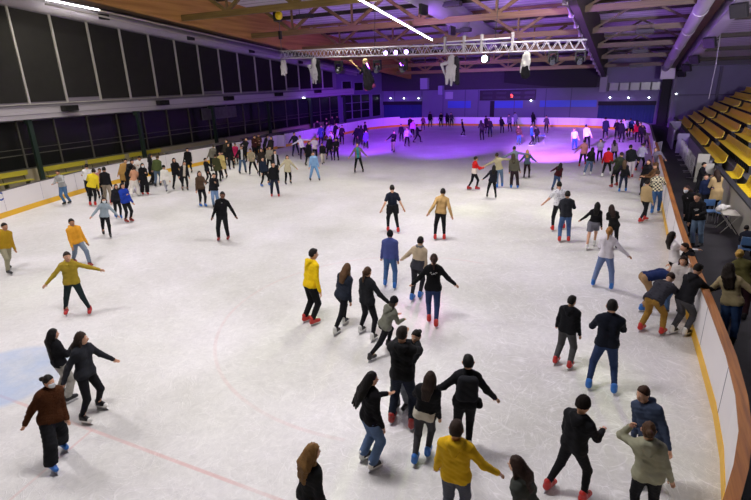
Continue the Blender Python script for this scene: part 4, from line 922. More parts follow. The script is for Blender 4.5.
# hanging cloth figures
def cloth_fig(x, ztop, zbot, w, colr, label, arms_=0.0, two=None, ragged=True, ph=0):
    r = empty('hanging_cloth_figure', (x, 26.3, ztop), label=label, cat='decoration'); L = ztop-zbot; h = .02
    s = SDF(h, (-w*1.3-.1, -.32, -L-.05), (w*1.3+.1, .32, .12))
    s.ell((0, 0, -.16), np.array([.16, .15, .19]), .03); s.cone((0, 0, -.25), (0, .02, -L*.55), .12, w*.75, .10)
    s.cone((-w*.4, 0, -L*.4), (-w*.75, 0, -L*.92), w*.45, w*.22, .05); s.cone((w*.4, 0, -L*.4), (w*.6, 0, -L*.82), w*.45, w*.2, .05); s.cone((0, 0, -L*.5), (0, .03, -L+.06), w*.4, .06, .05)
    if arms_:
        s.cone((-.05, 0, -.33), (-w-arms_, -.02, -.42), .09, .07, .05); s.cone((-w-arms_, -.02, -.42), (-w*.9, 0, -L*.7), .07, .03, .08)
    s.noise(.022, 17, ph, .35); q = s.mesh('cloth'); np_mesh('cloth', q[0], q[1], fabric(colr), r)
    if two:
        s = SDF(h, (-.1, -.3, -L*1.05), (w*1.6+.2, .4, .1)); s.cone((w*.75, .08, -.2), (w*.9, .08, -L*.9), .14, w*.42, .05); s.noise(.02, 19, 1, .4); q = s.mesh('c'); np_mesh('dark_cape', q[0], q[1], fabric(two), r)
    MB().tube([(0, 0, -.02), (0, 0, 7.0-ztop)], .012, 6).build('string', plain('888888', .6), r) if ztop < 6.98 else None
    return r
cloth_fig(9.15, 6.95, 6.05, .24, 'BDB9C0', 'white ragged cloth ghost hanging from the left truss end', ph=1)
cloth_fig(11.35, 6.95, 5.5, .24, 'A9A5B0', 'pale draped figure with dark cape hanging left on the truss', .15, '17151C', ph=2)
cloth_fig(19.7, 6.75, 5.25, .32, 'AEAAB4', 'pale robed figure with dark cape hanging at the truss middle', .2, '26232C', ph=3)
r = cloth_fig(23.45, 6.70, 5.75, .27, 'B4B2AE', 'pale ragged cloth ghost hanging right on the truss', ph=4)
s = SDF(.02, (-.4, -.3, -1.25), (.4, .3, -.4)); s.cone((0, .05, -.6), (0, .05, -1.0), .2, .22, .05); s.noise(.02, 19, 1, .4); q = s.mesh('c'); np_mesh('dark_cloth', q[0], q[1], fabric('121116'), r)
# skull figure with dark cloak
r = empty('hanging_cloth_figure', (14.7, 26.3, 6.75), label='dark-cloaked skull-headed figure with pink hem hanging from truss', cat='decoration')
s = SDF(.016, (-.25, -.25, -.42), (.25, .25, .1)); s.ell((0, 0, -.12), np.array([.15, .17, .17]), .02); s.cone((0, -.06, -.2), (0, -.08, -.28), .085, .06, .03)
q = s.mesh('skull'); sk = np_mesh('skull', q[0], q[1], plain('C9B07A', .6), r)
for sx in (-.06, .06): MB().ell((sx, -.155, -.12), (.035, .03, .04), 8, 6).build('eye_socket', plain('0C0A08', .9), sk, True)
s = SDF(.022, (-.7, -.35, -1.75), (.7, .35, -.1)); s.cone((0, 0, -.36), (.18, 0, -1.35), .17, .30, .06); s.cone((.1, 0, -.42), (.42, 0, -1.2), .10, .12, .05); s.cone((-.1, 0, -.45), (-.35, -.02, -.75), .08, .06, .05); s.noise(.02, 18, 3, .5); q = s.mesh('cloak'); np_mesh('cloak', q[0], q[1], fabric('1C1822'), r)
s = SDF(.022, (-.7, -.35, -1.95), (.9, .35, -1.1)); s.cone((.0, 0, -1.55), (.5, 0, -1.38), .12, .11, .05); s.noise(.02, 18, 3, .5); q = s.mesh('hem'); np_mesh('pink_hem', q[0], q[1], fabric('8A3C6E'), r)
MB().tube([(-.28, 0, -.6), (-.85, 0, -.1)], .035, 8).ell((-.9, 0, -.05), (.09, .05, .07), 8, 6).build('arm', plain('B99A64', .6), r, True)
# ---------------------------------------------------------------- the skaters, near to far
p = person
J = ('jeans', '44546E'); BK = ('slim', '16171B'); DJ = ('slim', '232B3E')
O = dict(group=GROUP_OUT, floor=True)
# left foreground
p('woman in brown fur coat and face mask wearing blue skates at lower left', [(54.6, 472), (65, 450)], (47, 375), 165, ('fur', '4A2C1A'), ('wide', '17181C'), 'B', ('bun', '18120F'), 'dk', look=-30, extra=('mask',), sex='f')
p('woman with very long straight black hair next to the dark-jacketed girl at lower left', [(72, 402), (64, 396)], (52, 329), 75, ('jacket', '15161A'), ('loose', '9A9890'), 'K', ('verylong', '0E0B0A'), 'db', sex='f')
p('girl with long brown hair and arm stretched out right, on white skates', [(102, 409), (86, 424)], (80, 332), 140, ('jacket', '26282E'), BK, 'W', ('curly', '2E2018'), 'ok', look=-35, sex='f')
p('man in mustard hoodie with arms spread and red skates at left', [(67, 315), (90.5, 314)], (66, 252), 190, ('hoodie', 'A08A2C'), ('slim', '1E2A2C'), 'R', ('short', '2A1E16'), 'wo', look=-20)
p('man in orange hoodie and grey jeans with dark beard', [(90, 267), (76, 263)], (70, 216), 160, ('hoodie', 'D99A2E'), ('jeans', '6A7688'), 'T', ('short', '15100D'), 'dd', skin='m', extra=())
p('man in dark mustard hoodie cut by the left edge of the view', [(10, 275), (9, 269)], (3, 221), 155, ('hoodie', 'A8861E'), ('jeans', '8E8A72'), 'K', ('short', '1A130E'), 'dd', skin='m')
p('woman in grey sweater and face mask skating toward us with one foot behind', [(111, 238), (104, 235)], (103, 196), 180, ('sweater', '8E9CA4'), BK, 'K', ('curly', '241A14'), 'oo', extra=('mask',), sex='f')
p('girl in black and white top on blue skates, beside the blue jacket', [(117, 218), (121, 219)], (115.5, 184), 170, ('jacket', '1C1C22'), BK, 'B', ('long', '120E0C'), 'dd', sex='f')
p('woman in bright blue jacket with long dark hair', [(127, 223), (132, 222)], (122, 183), 150, ('jacket', '1E3A9A'), BK, 'T', ('curly', '1C1410'), 'db', sex='f')
p('boy in grey top leaning back on the left boards in jeans', [(65, 205), (70, 204)], (57, 170), 215, ('sweater', '9C9E9E'), ('jeans', '4C6C92'), 'K', ('short', '1E1611'), 'ff', skin='m')
p('person in plain white t-shirt at the left boards', [(89, 197), (92, 197)], (86, 164), 350, ('tee', 'DCDCDC'), BK, 'K', ('short', '1A130F'), 'fd')
p('person in yellow jacket at the left boards with back turned', [(91, 206), (96, 206)], (93, 168), 10, ('jacket', 'D8C22C'), BK, 'R', ('short', '15100E'), 'fd')
p('man in black sweater and beige jeans at the left boards', [(106, 203), (112, 204)], (103.5, 167), 20, ('sweater', '17181C'), ('jeans', '8C8272'), 'R', ('short', '12100E'), 'dd')
p('person in salmon top between the yellow jacket and black sweater', [(100, 199), (103, 199)], (99, 168), 190, ('tee', 'A87868'), BK, 'K', ('short', '1E1612'), 'bb', skin='m')
p('person in tan coat standing behind the left boards by the yellow bench', [(124, 192), (126, 192)], (123, 151), 180, ('coat', 'A07C44'), BK, 'S', ('short', '1A1410'), 'dd', **O)
p('woman in orange-beige top and white wide trousers seen from behind', [(132, 197), (139, 196)], (134, 166), 5, ('sweater', 'C08E70'), ('wide', 'D8D4CE'), 'W', ('bun', '2A1C14'), 'ff', sex='f')
p('woman in long black dress and white mask beside the white trousers', [(143, 195), (148, 195)], (142, 163), 170, ('coat', '131317'), ('wide', '131317'), 'R', ('long', '120E0C'), 'bd', extra=('mask',), sex='f')
p('dark-haired person in black jacket behind the orange-beige top', [(128, 193), (131, 193)], (131, 151), 150, ('jacket', '18181C'), BK, 'K', ('short', '120F0D'), 'ff', group=GROUP_ICE)
p('person in white top behind the woman in the black dress', [(139, 188), (142, 188)], (139, 156), 200, ('jacket', 'C8C4BE'), BK, 'K', ('short', '16120F'), 'bb', skin='m')
p('person in black coat behind the black dress at the left crowd', [(151, 186), (154, 185)], (149, 149), 90, ('coat', '17171A'), BK, 'K', ('long', '120E0C'), 'dd', sex='f')
p('person in green jacket and jeans with back turned in left crowd', [(156, 187), (161, 186)], (157, 155), 20, ('jacket', '4A5630'), ('jeans', '56687E'), 'K', ('short', '4A3A28'), 'dd')
p('woman in long white coat with black hat by the left crowd', [(168, 194), (166, 190)], (163, 163), 170, ('coat', 'DAD8D0'), ('slim', '8A8C94'), 'W', ('beanie', '17171A', '17120F'), 'dd', sex='f')
p('woman in black jacket and black mask right of the white coat', [(174, 190), (183, 187)], (173.5, 157), 170, ('jacket', '141418'), BK, 'K', ('long', '120E0C'), 'fd', sex='f')
p('girl in black open jacket with white scarf right of the white coat', [(183, 191), (188, 191)], (184, 161), 175, ('jacket', '1C1C20', 'open', 'B8B0A0', .93), BK, 'K', ('long', '1E1612'), 'dd', sex='f')
p('person all in black standing in the left gate opening', [(188, 174), (192, 173)], (187, 148), 190, ('coat', '121215'), BK, 'K', ('short', '120F0D'), 'dd')
p('girl with long brown hair in brown jacket and blue skates', [(201, 207), (206, 207)], (199, 171), 165, ('jacket', '4A3A2C'), BK, 'B', ('long', '3A281C'), 'fd', sex='f')
p('girl in black jacket and light jeans behind the outstretched arm', [(214, 208), (218, 207)], (213.5, 173), 180, ('jacket', '15161A'), ('jeans', '6A84A6'), 'K', ('short', '1A1410'), 'bd', sex='f')
p('man all in black with arm out and red skates in the open ice', [(219, 241), (228.5, 240)], (222, 191.5), 190, ('sweater', '121215'), ('jeans', '17181B'), 'T', ('short', '12100E'), 'od', skin='d', extra=('chest:BBBBBB:.85:.05',))
p('man in dark jacket left of the olive jacket in the left crowd', [(207, 184), (211, 183)], (205, 158), 120, ('jacket', '1A1C20'), BK, 'K', ('short', '12100E'), 'fd')
p('person in olive parka between dark jacket and yellow coat', [(217, 183), (221, 182)], (215, 154), 20, ('parka', '3E4028'), BK, 'K', ('short', '2A2018'), 'dd')
p('woman in long pale yellow coat in the left crowd', [(223, 179), (227, 178)], (219.5, 151.5), 190, ('coat', 'C2B070'), BK, 'K', ('short', '1E1712'), 'bd', sex='f')
p('person in grey jacket leaning behind the left boards', [(213, 171)], (213, 144), 340, ('jacket', '6E6A60'), BK, 'S', ('short', '3A3028'), 'dd', **O)
p('woman in long black coat, taller of the pair by the magenta coat', [(230, 170), (234, 169)], (228, 143), 170, ('coat', '131316'), BK, 'K', ('long', '16120F'), 'dd', sex='f')
p('brown-haired person behind the long black coat', [(226, 166), (229, 166)], (226, 139), 200, ('jacket', '2A2622'), BK, 'K', ('long', '3A2A1E'), 'dd', sex='f')
p('person in magenta coat in the left crowd', [(235, 165), (238, 165)], (235, 144), 190, ('coat', 'A02050'), BK, 'K', ('short', '1A1512'), 'dd', H=1.62, sex='f')
p('man in black jacket over white shirt and blue jeans', [(240, 174), (246, 173)], (241, 145.5), 170, ('jacket', '18181C', 'open', 'C8C8CC', .5), ('jeans', '4A6080'), 'K', ('short', '1A1410'), 'kk')
p('person in beige jacket and black trousers beside the white-shirted man', [(250, 175), (258, 174)], (250, 148.5), 190, ('jacket', '9A9078'), BK, 'K', ('short', '1E1814'), 'ff')
p('woman with brown hair in black jacket between two beige tops', [(260, 177), (265, 176)], (261, 148), 175, ('jacket', '2A2420'), BK, 'K', ('long', '2A1A14'), 'dd', sex='f')
p('person in grey-beige jacket behind the black and white top', [(268, 173), (273, 172)], (269.5, 146), 190, ('jacket', '8E887A'), BK, 'K', ('short', '1A1512'), 'fd')
p('girl with black hair and black vest over white sleeves', [(275, 180), (278, 179)], (274.5, 150), 160, ('jacket', '1A1A1E', 'open', 'B8B6BC', .5), BK, 'K', ('long', '14100E'), 'dd', sex='f')
p('girl in dark navy jacket on blue skates', [(262, 187), (270, 186)], (262, 157), 150, ('jacket', '1A2434'), BK, 'B', ('long', '14100E'), 'dd', sex='f')
p('man in black hoodie and red skates facing us in the middle left', [(272, 197), (279, 197)], (273, 162), 182, ('hoodie', '111215'), ('jeans', '1C2030'), 'R', ('short', '120F0D'), 'dd')
p('woman in flared beige hooded cape with black trousers', [(286, 185), (291, 184)], (287, 155), 170, ('parka', 'B4AC90'), BK, 'K', ('long', '2A1C14'), 'oo', sex='f')
p('person in light blue sweater and pale blue jeans', [(310.5, 181), (319.5, 181)], (313, 151.5), 175, ('sweater', '7FA4CC'), ('jeans', '6F98C2'), 'K', ('short', '2A2018'), 'dd')
p('person in dark coat just behind the left boards, left one', [(264, 158)], (267, 133), 90, ('coat', '1A1A1E'), BK, 'S', ('short', '14110F'), 'dd', **O)
p('person in dark coat just behind the left boards, right one', [(271, 160)], (271, 136), 200, ('coat', '221E20'), BK, 'S', ('long', '1E1512'), 'dd', sex='f', **O)
p('man in dark jacket and blue trousers left of the white jacket with outstretched arms', [(293, 157), (299, 156)], (294, 132), 170, ('jacket', '20222C'), DJ, 'K', ('short', '14110F'), 'fo')
p('man in white jacket holding both arms out', [(301, 160), (307, 158)], (299.5, 133), 175, ('jacket', 'D6D2DC'), BK, 'K', ('short', '1E1814'), 'ww')
p('woman in dark coat right of the white jacket', [(306, 166), (310, 165)], (309, 141), 160, ('coat', '17171B'), BK, 'K', ('long', '14100E'), 'dd', sex='f')
p('person in pale pink jacket with arms bent', [(314, 162), (317, 161)], (314.5, 136.5), 190, ('jacket', 'C8BCC8'), BK, 'K', ('short', '2A1E18'), 'fo')
p('girl in black jacket and white trousers right of the pale blue sweater', [(322.5, 165), (324, 164)], (322, 144), 175, ('jacket', '17171B'), ('jeans', 'C8C0B8'), 'K', ('short', '14110F'), 'dd', H=1.62, sex='f')
p('man in tan jacket over teal shirt walking toward us', [(355, 172.5), (363, 172.5)], (357, 143), 180, ('jacket', '6E665A', 'open', '1F7888', .5), BK, 'K', ('short', '6A4A30'), 'oo')
p('woman in black walking right behind the white-trousered girl', [(327, 160), (332, 161)], (330, 135), 185, ('jacket', '18171C'), BK, 'K', ('long', '1A1410'), 'dd', sex='f')
p('dark figure with black trousers in violet light beside a pale skater', [(334.5, 161), (338.5, 161)], (336, 138), 190, ('jacket', '1C1A20'), BK, 'K', ('short', '14110F'), 'ff')
p('skater in pale top at the edge of the violet crowd', [(330, 153), (333, 153)], (331, 131), 200, ('sweater', 'B8B0C0'), BK, 'K', ('long', '3A2A20'), 'bb', sex='f')
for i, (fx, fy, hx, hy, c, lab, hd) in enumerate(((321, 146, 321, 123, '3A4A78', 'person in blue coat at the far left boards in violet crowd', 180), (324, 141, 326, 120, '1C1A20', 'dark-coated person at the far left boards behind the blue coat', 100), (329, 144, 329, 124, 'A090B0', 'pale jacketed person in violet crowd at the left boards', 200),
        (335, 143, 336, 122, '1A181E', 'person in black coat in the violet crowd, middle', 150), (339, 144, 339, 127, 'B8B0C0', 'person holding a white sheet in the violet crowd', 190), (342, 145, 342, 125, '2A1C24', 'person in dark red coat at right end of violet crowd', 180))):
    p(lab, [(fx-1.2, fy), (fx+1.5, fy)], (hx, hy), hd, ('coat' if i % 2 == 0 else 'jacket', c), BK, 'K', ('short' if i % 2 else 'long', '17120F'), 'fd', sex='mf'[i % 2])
p('tall man in black at the left of the trio in violet light', [(354, 146), (357, 145)], (358, 121), 350, ('jacket', '141318'), BK, 'K', ('short', '120F0D'), 'dd')
p('woman in dark coat, middle of the trio in violet light', [(359, 146), (362, 145)], (361, 124), 10, ('coat', '1A1620'), BK, 'K', ('long', '14100E'), 'dd', sex='f')
p('man in black jacket leaning right in the violet trio', [(364, 142), (367, 142)], (365, 121), 60, ('jacket', '17161C'), BK, 'K', ('short', '120F0D'), 'fd')
p('girl in violet coat in front of the dark trio', [(364, 149), (368, 149)], (366, 130), 180, ('coat', '5A4A9A'), BK, 'K', ('short', '3A2C24'), 'dd', H=1.6, sex='f')
p('skater in black jacket and beige trousers striding in violet light', [(391, 154), (395, 150)], (394, 129), 200, ('jacket', '141317'), ('jeans', '8E8272'), 'K', ('short', '14110F'), 'fo')
p('dark skater left of the pale violet shirt', [(400, 142), (403, 142)], (401, 124), 180, ('jacket', '1A1720'), BK, 'K', ('short', '14110F'), 'dd')
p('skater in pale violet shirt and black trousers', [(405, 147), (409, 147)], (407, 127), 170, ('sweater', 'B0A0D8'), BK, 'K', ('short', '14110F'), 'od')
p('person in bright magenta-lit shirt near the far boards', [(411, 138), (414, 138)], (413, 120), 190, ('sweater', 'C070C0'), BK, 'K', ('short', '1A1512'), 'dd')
p('dark skater lunging right in violet light', [(414, 143), (421, 143)], (417, 124), 100, ('jacket', '15131A'), BK, 'K', ('short', '120F0D'), 'ff')
p('dark tall skater at the far boards behind the magenta shirt', [(409, 134), (412, 134)], (410, 116.5), 180, ('jacket', '17151C'), BK, 'K', ('short', '120F0D'), 'dd')
for i, (fx, fy, hx, hy, c, lab, lc) in enumerate(((423, 130.5, 423, 116, '6A3A50', 'reddish-topped person at the far boards, leftmost of the row', '17161C'), (430, 127.5, 430, 111.5, '121116', 'black-clad man alone at the far boards', '121116'), (441, 127, 441, 112.5, '15131A', 'dark person at the far boards left of a close pair', '15131A'),
        (447.5, 127, 447, 113, '17151C', 'left person of the close pair at the far boards', '17151C'), (451.5, 127, 451, 112.5, '3A3444', 'right person of the close pair at the far boards', '1A1820'), (463, 136, 462, 119, '15131A', 'dark skater alone on the far ice left of centre', '15131A'),
        (482, 140.5, 481, 120, '3A2E38', 'skater in grey jacket and dark trousers right of the lone dark one', '17151B'), (487, 134, 486, 115.5, '221A26', 'dark-jacketed skater behind the grey jacket', '1A1826'), (490, 137.5, 489, 118, '2A1E28', 'skater with brown jacket and blue trousers in the far pair', '232A44'),
        (502, 133.5, 501, 116.5, '15131A', 'black skater right of the far pair', '15131A'), (510, 132, 509, 114, '6A6480', 'skater in grey jacket reaching to a partner on far ice', '1A1820'), (515.5, 127, 515, 112, '8A84A0', 'pale-topped person at the far boards by the grey jacket', '28243A'),
        (518.5, 145.5, 518.5, 125, '4A2C2C', 'girl in dark red-brown top and jeans in the violet spot', '34507E'), (531.5, 145.5, 531.5, 124.5, '2450C8', 'skater in vivid blue jacket holding a skating aid', '14131A'), (537, 143, 536, 126, '17151C', 'dark skater right behind the vivid blue jacket', '17151C'),
        (533, 127.2, 533, 112, '17161C', 'lone dark person standing at the far boards', '17161C'), (546, 133.5, 546.5, 115.5, '4A3E4C', 'grey-brown coated skater near the far boards', '17151B'))):
    p(lab, [(fx-1.3, fy), (fx+1.4, fy)], (hx, hy), (180, 10, 200, 0, 170, 90, 350, 20)[i % 8], ('coat' if i % 4 == 3 else 'jacket', c), ('slim', lc), 'K', ('short' if i % 3 else 'long', '17120F' if i != 12 else '3A1C16'), ('df', 'dd', 'fd', 'dd')[i % 4], sex='mf'[i % 2])
# small skating aid beside the blue jacket
q = ice(538.5, 143.8); r = empty('skating_aid', (q[0]+.25, q[1]-.2, 0), math.radians(20), label='small pale skating aid frame beside the vivid blue jacket', cat='skating aid'); f = MB()
f.tube([(-.25, -.3, .02), (-.25, .35, .02), (-.25, -.1, .75), (.25, -.1, .75), (.25, .35, .02), (.25, -.3, .02)], .022, 6); f.build('frame', plain('B8B4D0', .4), r, True); MB().tube([(-.27, -.1, .75), (.27, -.1, .75)], .035, 8).build('handle', plain('2A4AB0', .5), r, True)
p('child in white shirt and blue trousers in the violet spot', [(572.5, 150.5), (576, 150)], (574.5, 128), 175, ('tee', 'D0D4E4'), ('jeans', '2850A8'), 'K', ('short', '5A3A2A'), 'dd')
p('man in white hoodie on the far right ice', [(584, 149), (589, 149)], (586.5, 123.5), 5, ('hoodie', 'D8D4E0'), BK, 'K', ('short', '1E1A2A'), 'dd')
p('woman in pink jacket and red skates', [(579, 167), (585, 165)], (585, 138), 350, ('jacket', 'B87878'), BK, 'R', ('bun', '1E1410'), 'od', sex='f')
p('girl in black top and blue-grey jeans on white skates behind the pink jacket', [(584, 176), (590.5, 175)], (593, 147), 10, ('sweater', '121216'), ('jeans', '4A5A78'), 'W', ('long', '14100E'), 'fd', sex='f')
p('girl in pale patterned top between pink jacket and red sweater', [(597, 163), (601, 162)], (601, 138.5), 185, ('sweater', '9A90A4'), BK, 'W', ('long', '1E1612'), 'ff', sex='f')
p('man in bright red sweater and black trousers on white skates', [(602, 177), (610, 175)], (609, 146), 5, ('sweater', 'B01820'), BK, 'W', ('short', '14110F'), 'dd')
p('girl with dark hair behind the red sweater', [(612, 163), (616, 163)], (614.5, 139.5), 350, ('jacket', '7A6A78'), BK, 'K', ('long', '18110E'), 'dd', sex='f')
p('tall dark-coated person with cap at the far right boards', [(603, 139.5), (607, 139)], (606, 116), 190, ('coat', '1E2038'), BK, 'K', ('beanie', '1A1A22'), 'dd')
for i, (fx, fy, hx, hy, c, lab) in enumerate(((616.5, 139.5, 617, 119.5, '15131A', 'black-clad person, left of the far right group'), (621, 143, 621.5, 119, '1A1820', 'dark-coated person in front at the far right group'), (625.5, 140, 624.5, 117, 'B8B4CC', 'person in white top in the far right group'), (631, 137.5, 631, 118, '28406A', 'person in blue vest in the far right group'), (637, 143, 637.5, 120, 'A01828', 'person in red jacket in the far right group'), (643, 146, 641, 121, '221C26', 'dark person right of the red jacket at the far right'), (646, 149, 645, 131, '5A4A52', 'crouching brownish figure near the far right boards'))):
    p(lab, [(fx-1.7, fy), (fx+1.8, fy)], (hx, hy), (180, 20, 200, 0, 350)[i % 5], (('jacket', 'sweater')[i % 2], c), ('slim', '16151C' if i != 6 else '3A3444'), 'K', ('short' if i % 2 else 'long', '17120F'), ('df', 'dd', 'bd')[i % 3], sex='mf'[i % 2])
p('young man in olive jacket turning sideways in front of the girl in black', [(611, 188), (616, 186.5)], (622, 152), 330, ('jacket', '2E3428'), BK, 'T', ('short', '2A1E18'), 'fd')
p('girl in black jacket and blue skates with long light brown hair', [(619, 192.5), (625.5, 192)], (625, 160), 0, ('jacket', '14151A'), DJ, 'B', ('long', '4A3826'), 'od', sex='f')
p('man with dark jacket and white trousers near the right gate', [(629, 178.5), (631.5, 178)], (631, 144.5), 5, ('jacket', '14161A'), ('jeans', 'B8B0B4'), 'T', ('short', '12100E'), 'dd')
p('person in pale grey shirt and red skates holding the right boards', [(636.5, 171.5), (641.5, 170)], (644, 142), 20, ('sweater', 'A09CB4'), BK, 'R', ('short', '2A2420'), 'df')
p('woman with brown hair in black coat by the right boards', [(641, 196), (646, 195)], (649, 159.5), 200, ('coat', '17151A'), BK, 'K', ('long', '3A2418'), 'dd', sex='f')
p('person with brown woolly hat behind the checked shirt', [(648, 202), (652, 202)], (656, 163), 250, ('jacket', '5A4028'), BK, 'K', ('beanie', '4A3420', '2A1C14'), 'ff')
p('person in black and cream checked shirt and blue jeans at right boards', [(652, 214), (658, 212)], (658, 170), 10, ('sweater', 'B0A880', 'plaid'), ('jeans', '3A5A86'), 'B', ('short', '3A2A1A'), 'ff')
p('man in beige jacket with red skates standing sideways near the checked shirt', [(640, 223), (645.5, 221)], (648, 180), 40, ('jacket', 'A8926A'), BK, 'R', ('short', '1A1410'), 'dd')
p('dark-haired girl in dark red top behind the patterned shirt', [(553, 191), (557, 190)], (561, 162.5), 20, ('sweater', '3A1018'), ('jeans', '34466A'), 'K', ('long', '14100E'), 'od', sex='f')
p('man in white patterned t-shirt and red skates', [(552, 231), (563, 229)], (559.5, 181.5), 345, ('tee', 'C4C4CC', 'floral'), BK, 'R', ('short', '14110F'), 'od')
p('man in dark grey hoodie and blue jeans with red skates', [(559, 242), (568, 242)], (568, 191), 355, ('hoodie', '26282F'), ('jeans', '455E88'), 'R', ('short', '12100E'), 'ff')
p('woman with long black hair in grey skirt', [(586.5, 250), (594, 246)], (598, 201.5), 0, ('crop', '121216'), ('skirt', '6A6A74'), 'W', ('long', '0E0B0A'), 'od', sex='f', skin='l')
p('woman in black jacket with brown hair beside the grey skirt', [(610, 250), (616, 249)], (612, 204), 350, ('jacket', '1A1A1A'), BK, 'K', ('long', '2A1C16'), 'xx', sex='f')
p('woman in white top with blond ponytail and blue-grey trousers', [(593, 286), (611, 290)], (610, 227), 5, ('sweater', 'DAD6DE'), ('jeans', '6A7CA4'), 'B', ('pony', 'A0703A'), 'fo', sex='f')
p('man in black hooded jacket and grey jeans with red skates', [(556, 364), (570, 369)], (572.5, 296), 20, ('hoodie', '15161A'), ('jeans', '4A4A4C'), 'R', ('short', '15110E'), 'dd', look=25)
p('man in navy sweater and dark blue jeans on blue skates', [(588, 388), (613, 393)], (613, 300), 355, ('sweater', '151A26'), ('slim', '2A3A5E'), 'B', ('short', '15110E'), 'ff')
p('person in grey puffer jacket and tan trousers bent forward at the boards', [(641, 331), (662, 335)], (668, 272), 25, ('puffer', '34343C'), ('jeans', '8E6C30'), 'R', ('short', '2A1A12'), 'll', H=1.72, bend=62)
p('person in navy and grey top with beige trousers bent beside the puffer jacket', [(643, 312), (650, 306)], (655, 275), 60, ('sweater', '1E2C58'), ('jeans', '9A7C5A'), 'B', ('short', '3A2A20'), 'll', H=1.68, bend=78)
p('woman in white jacket and blue jeans with long dark hair at the boards', [(667, 316), (677, 312)], (684, 258), 200, ('parka', 'D2CCC8'), ('jeans', '4A6690'), 'K', ('long', '2A1A12'), 'hd', sex='f', look=-20, H=1.62)
p('woman in white sweater leaning on the wooden rail', [(668, 293), (676, 292)], (673, 231), 55, ('sweater', 'E0DCDA'), BK, 'K', ('long', '1E140F'), 'll', sex='f')
p('person in black hoodie and grey trousers leaning over the rail on white skates', [(673, 334), (686, 336)], (698, 269), 35, ('hoodie', '1C1C20'), ('jeans', '4A4A4E'), 'W', ('short', '15110E'), 'll', bend=22, H=1.76)
# middle of the ice
p('person in red and white jacket with arms bent', [(469, 190), (477, 190)], (476, 156.5), 70, ('jacket', 'B81C1C', 'low', 'D8CCC4', .42), BK, 'R', ('short', '1E1612'), 'ff')
p('woman in cream sweater with both arms out', [(497, 188), (502, 187)], (497, 152.5), 0, ('sweater', 'A8A080'), ('jeans', '5A708A'), 'B', ('bun', '2A1E16'), 'ww', sex='f')
p('girl with black hair and black jacket skating away in the middle', [(487, 197.5), (495.5, 198.5)], (494, 165), 355, ('jacket', '1A1C26'), BK, 'K', ('long', '120F0D'), 'od', sex='f')
p('person in grey-olive hoodie and dark trousers on blue skates', [(511, 188.5), (517.5, 188.5)], (513.5, 153.5), 0, ('hoodie', '565448'), ('loose', '2A1C24'), 'B', ('long', '3A3024'), 'dd')
p('person in blue-grey sweater with arms spread wide', [(512, 180), (517, 180)], (514.5, 145.5), 0, ('sweater', '67707E'), BK, 'K', ('short', '1E1814'), 'ww')
p('blond-haired woman in denim jacket holding hands', [(524, 178.5), (529, 178.5)], (527.5, 149.5), 5, ('jacket', '4A5A66'), ('slim', '2A1A1E'), 'K', ('long', 'B08A50'), 'oo', sex='f')
p('man in dark blue t-shirt with black jacket tied round his waist', [(388, 232), (398, 233)], (392, 185), 350, ('tee', '141A28'), BK, 'R', ('short', '15110E'), 'kk', extra=('waist',))
p('man in tan sweater and black trousers with red skates in centre ice', [(435, 240), (444, 240)], (443, 188), 355, ('sweater', 'B0905E'), BK, 'R', ('short', '15110E'), 'kk')
p('man in blue-violet sweater and cap with blue skates', [(385.5, 286), (395, 289)], (390, 230), 10, ('sweater', '48528C'), ('jeans', '40608E'), 'B', ('cap', '17181E'), 'dd')
p('woman in beige and grey jacket with scarf and blue skates', [(414, 301), (419, 298)], (420.5, 236.5), 20, ('jacket', 'B8A88E', 'low', '3A3A42', .40), ('slim', '26262C'), 'B', ('short', '17120F'), 'od', extra=('scarf',), sex='f')
p('woman in black hoodie with white back print and red skates', [(429, 322), (436, 327)], (434, 254), 0, ('hoodie', '0F1013', ), ('slim', '2A3A62'), 'R', ('pony', '2E1C14'), 'oo', extra=('print:C8C8C8:.80:.17',), sex='f')
p('woman in dark denim jacket with long light brown hair on white skates', [(335, 334), (347, 325)], (347, 261.5), 40, ('jacket', '262C38'), BK, 'W', ('long', '5A4028'), 'dd', sex='f')
p('girl in black jacket with brown ponytail holding the grey hoodie', [(362, 333), (374, 341)], (367.5, 267), 40, ('jacket', '1C1E22'), BK, 'W', ('pony', '4A3422'), 'do', sex='f')
p('man in bright yellow hoodie and black track trousers with red skates', [(307, 322), (314.5, 325)], (313, 248), 60, ('hoodie', 'E2BE12'), ('jeans', '141518'), 'R', ('short', '17120F'), 'dd', look=15)
p('person in grey-green hoodie and black beanie, one leg stretched behind', [(372, 361), (390, 347)], (394, 290.5), 50, ('hoodie', '6E7064'), BK, 'K', ('beanie', '15151A', '2A1E18'), 'ff', sex='f')
p('man in dark hoodie with back turned, hugging a woman', [(392.5, 422), (412.5, 428)], (402, 327), 15, ('hoodie', '1B1C1E'), ('jeans', '1C2230'), 'T', ('short', '1C1410'), 'uu', look=20)
p('woman in black hugged by the man in dark hoodie', [(398, 412), (404, 409)], (416, 329), 215, ('jacket', '15161A'), ('loose', '70767E'), 'K', ('bun', '17110E'), 'uu', sex='f')
p('woman with very long windblown black hair in blue jeans on white skates', [(366, 460), (375, 470)], (371.5, 372), 60, ('jacket', '121216'), ('loose', '53698A'), 'W', ('wind', '0D0A09'), 'fd', sex='f', look=10)
p('woman with white hair clip in black jacket on blue skates', [(419, 464), (425, 455)], (430.5, 371.5), 15, ('jacket', '17181C', 'low', 'C8C4B4', .18), ('slim', '3A3A3E'), 'B', ('long', '2A1E17'), 'fd', sex='f')
p('woman in black jacket with backpack and outstretched arm on white skates', [(468, 450), (458, 452)], (468.5, 355.5), 355, ('jacket', '17181C'), BK, 'W', ('short', '0F0D0C'), 'oo', extra=('backpack', 'bag'), sex='f')
p('man in yellow hoodie cropped by the bottom edge', [(447, 530), (462, 531)], (456.5, 421.5), 10, ('hoodie', 'CDA61C'), ('jeans', '4A4E58'), 'R', ('short', '2A1C14'), 'do')
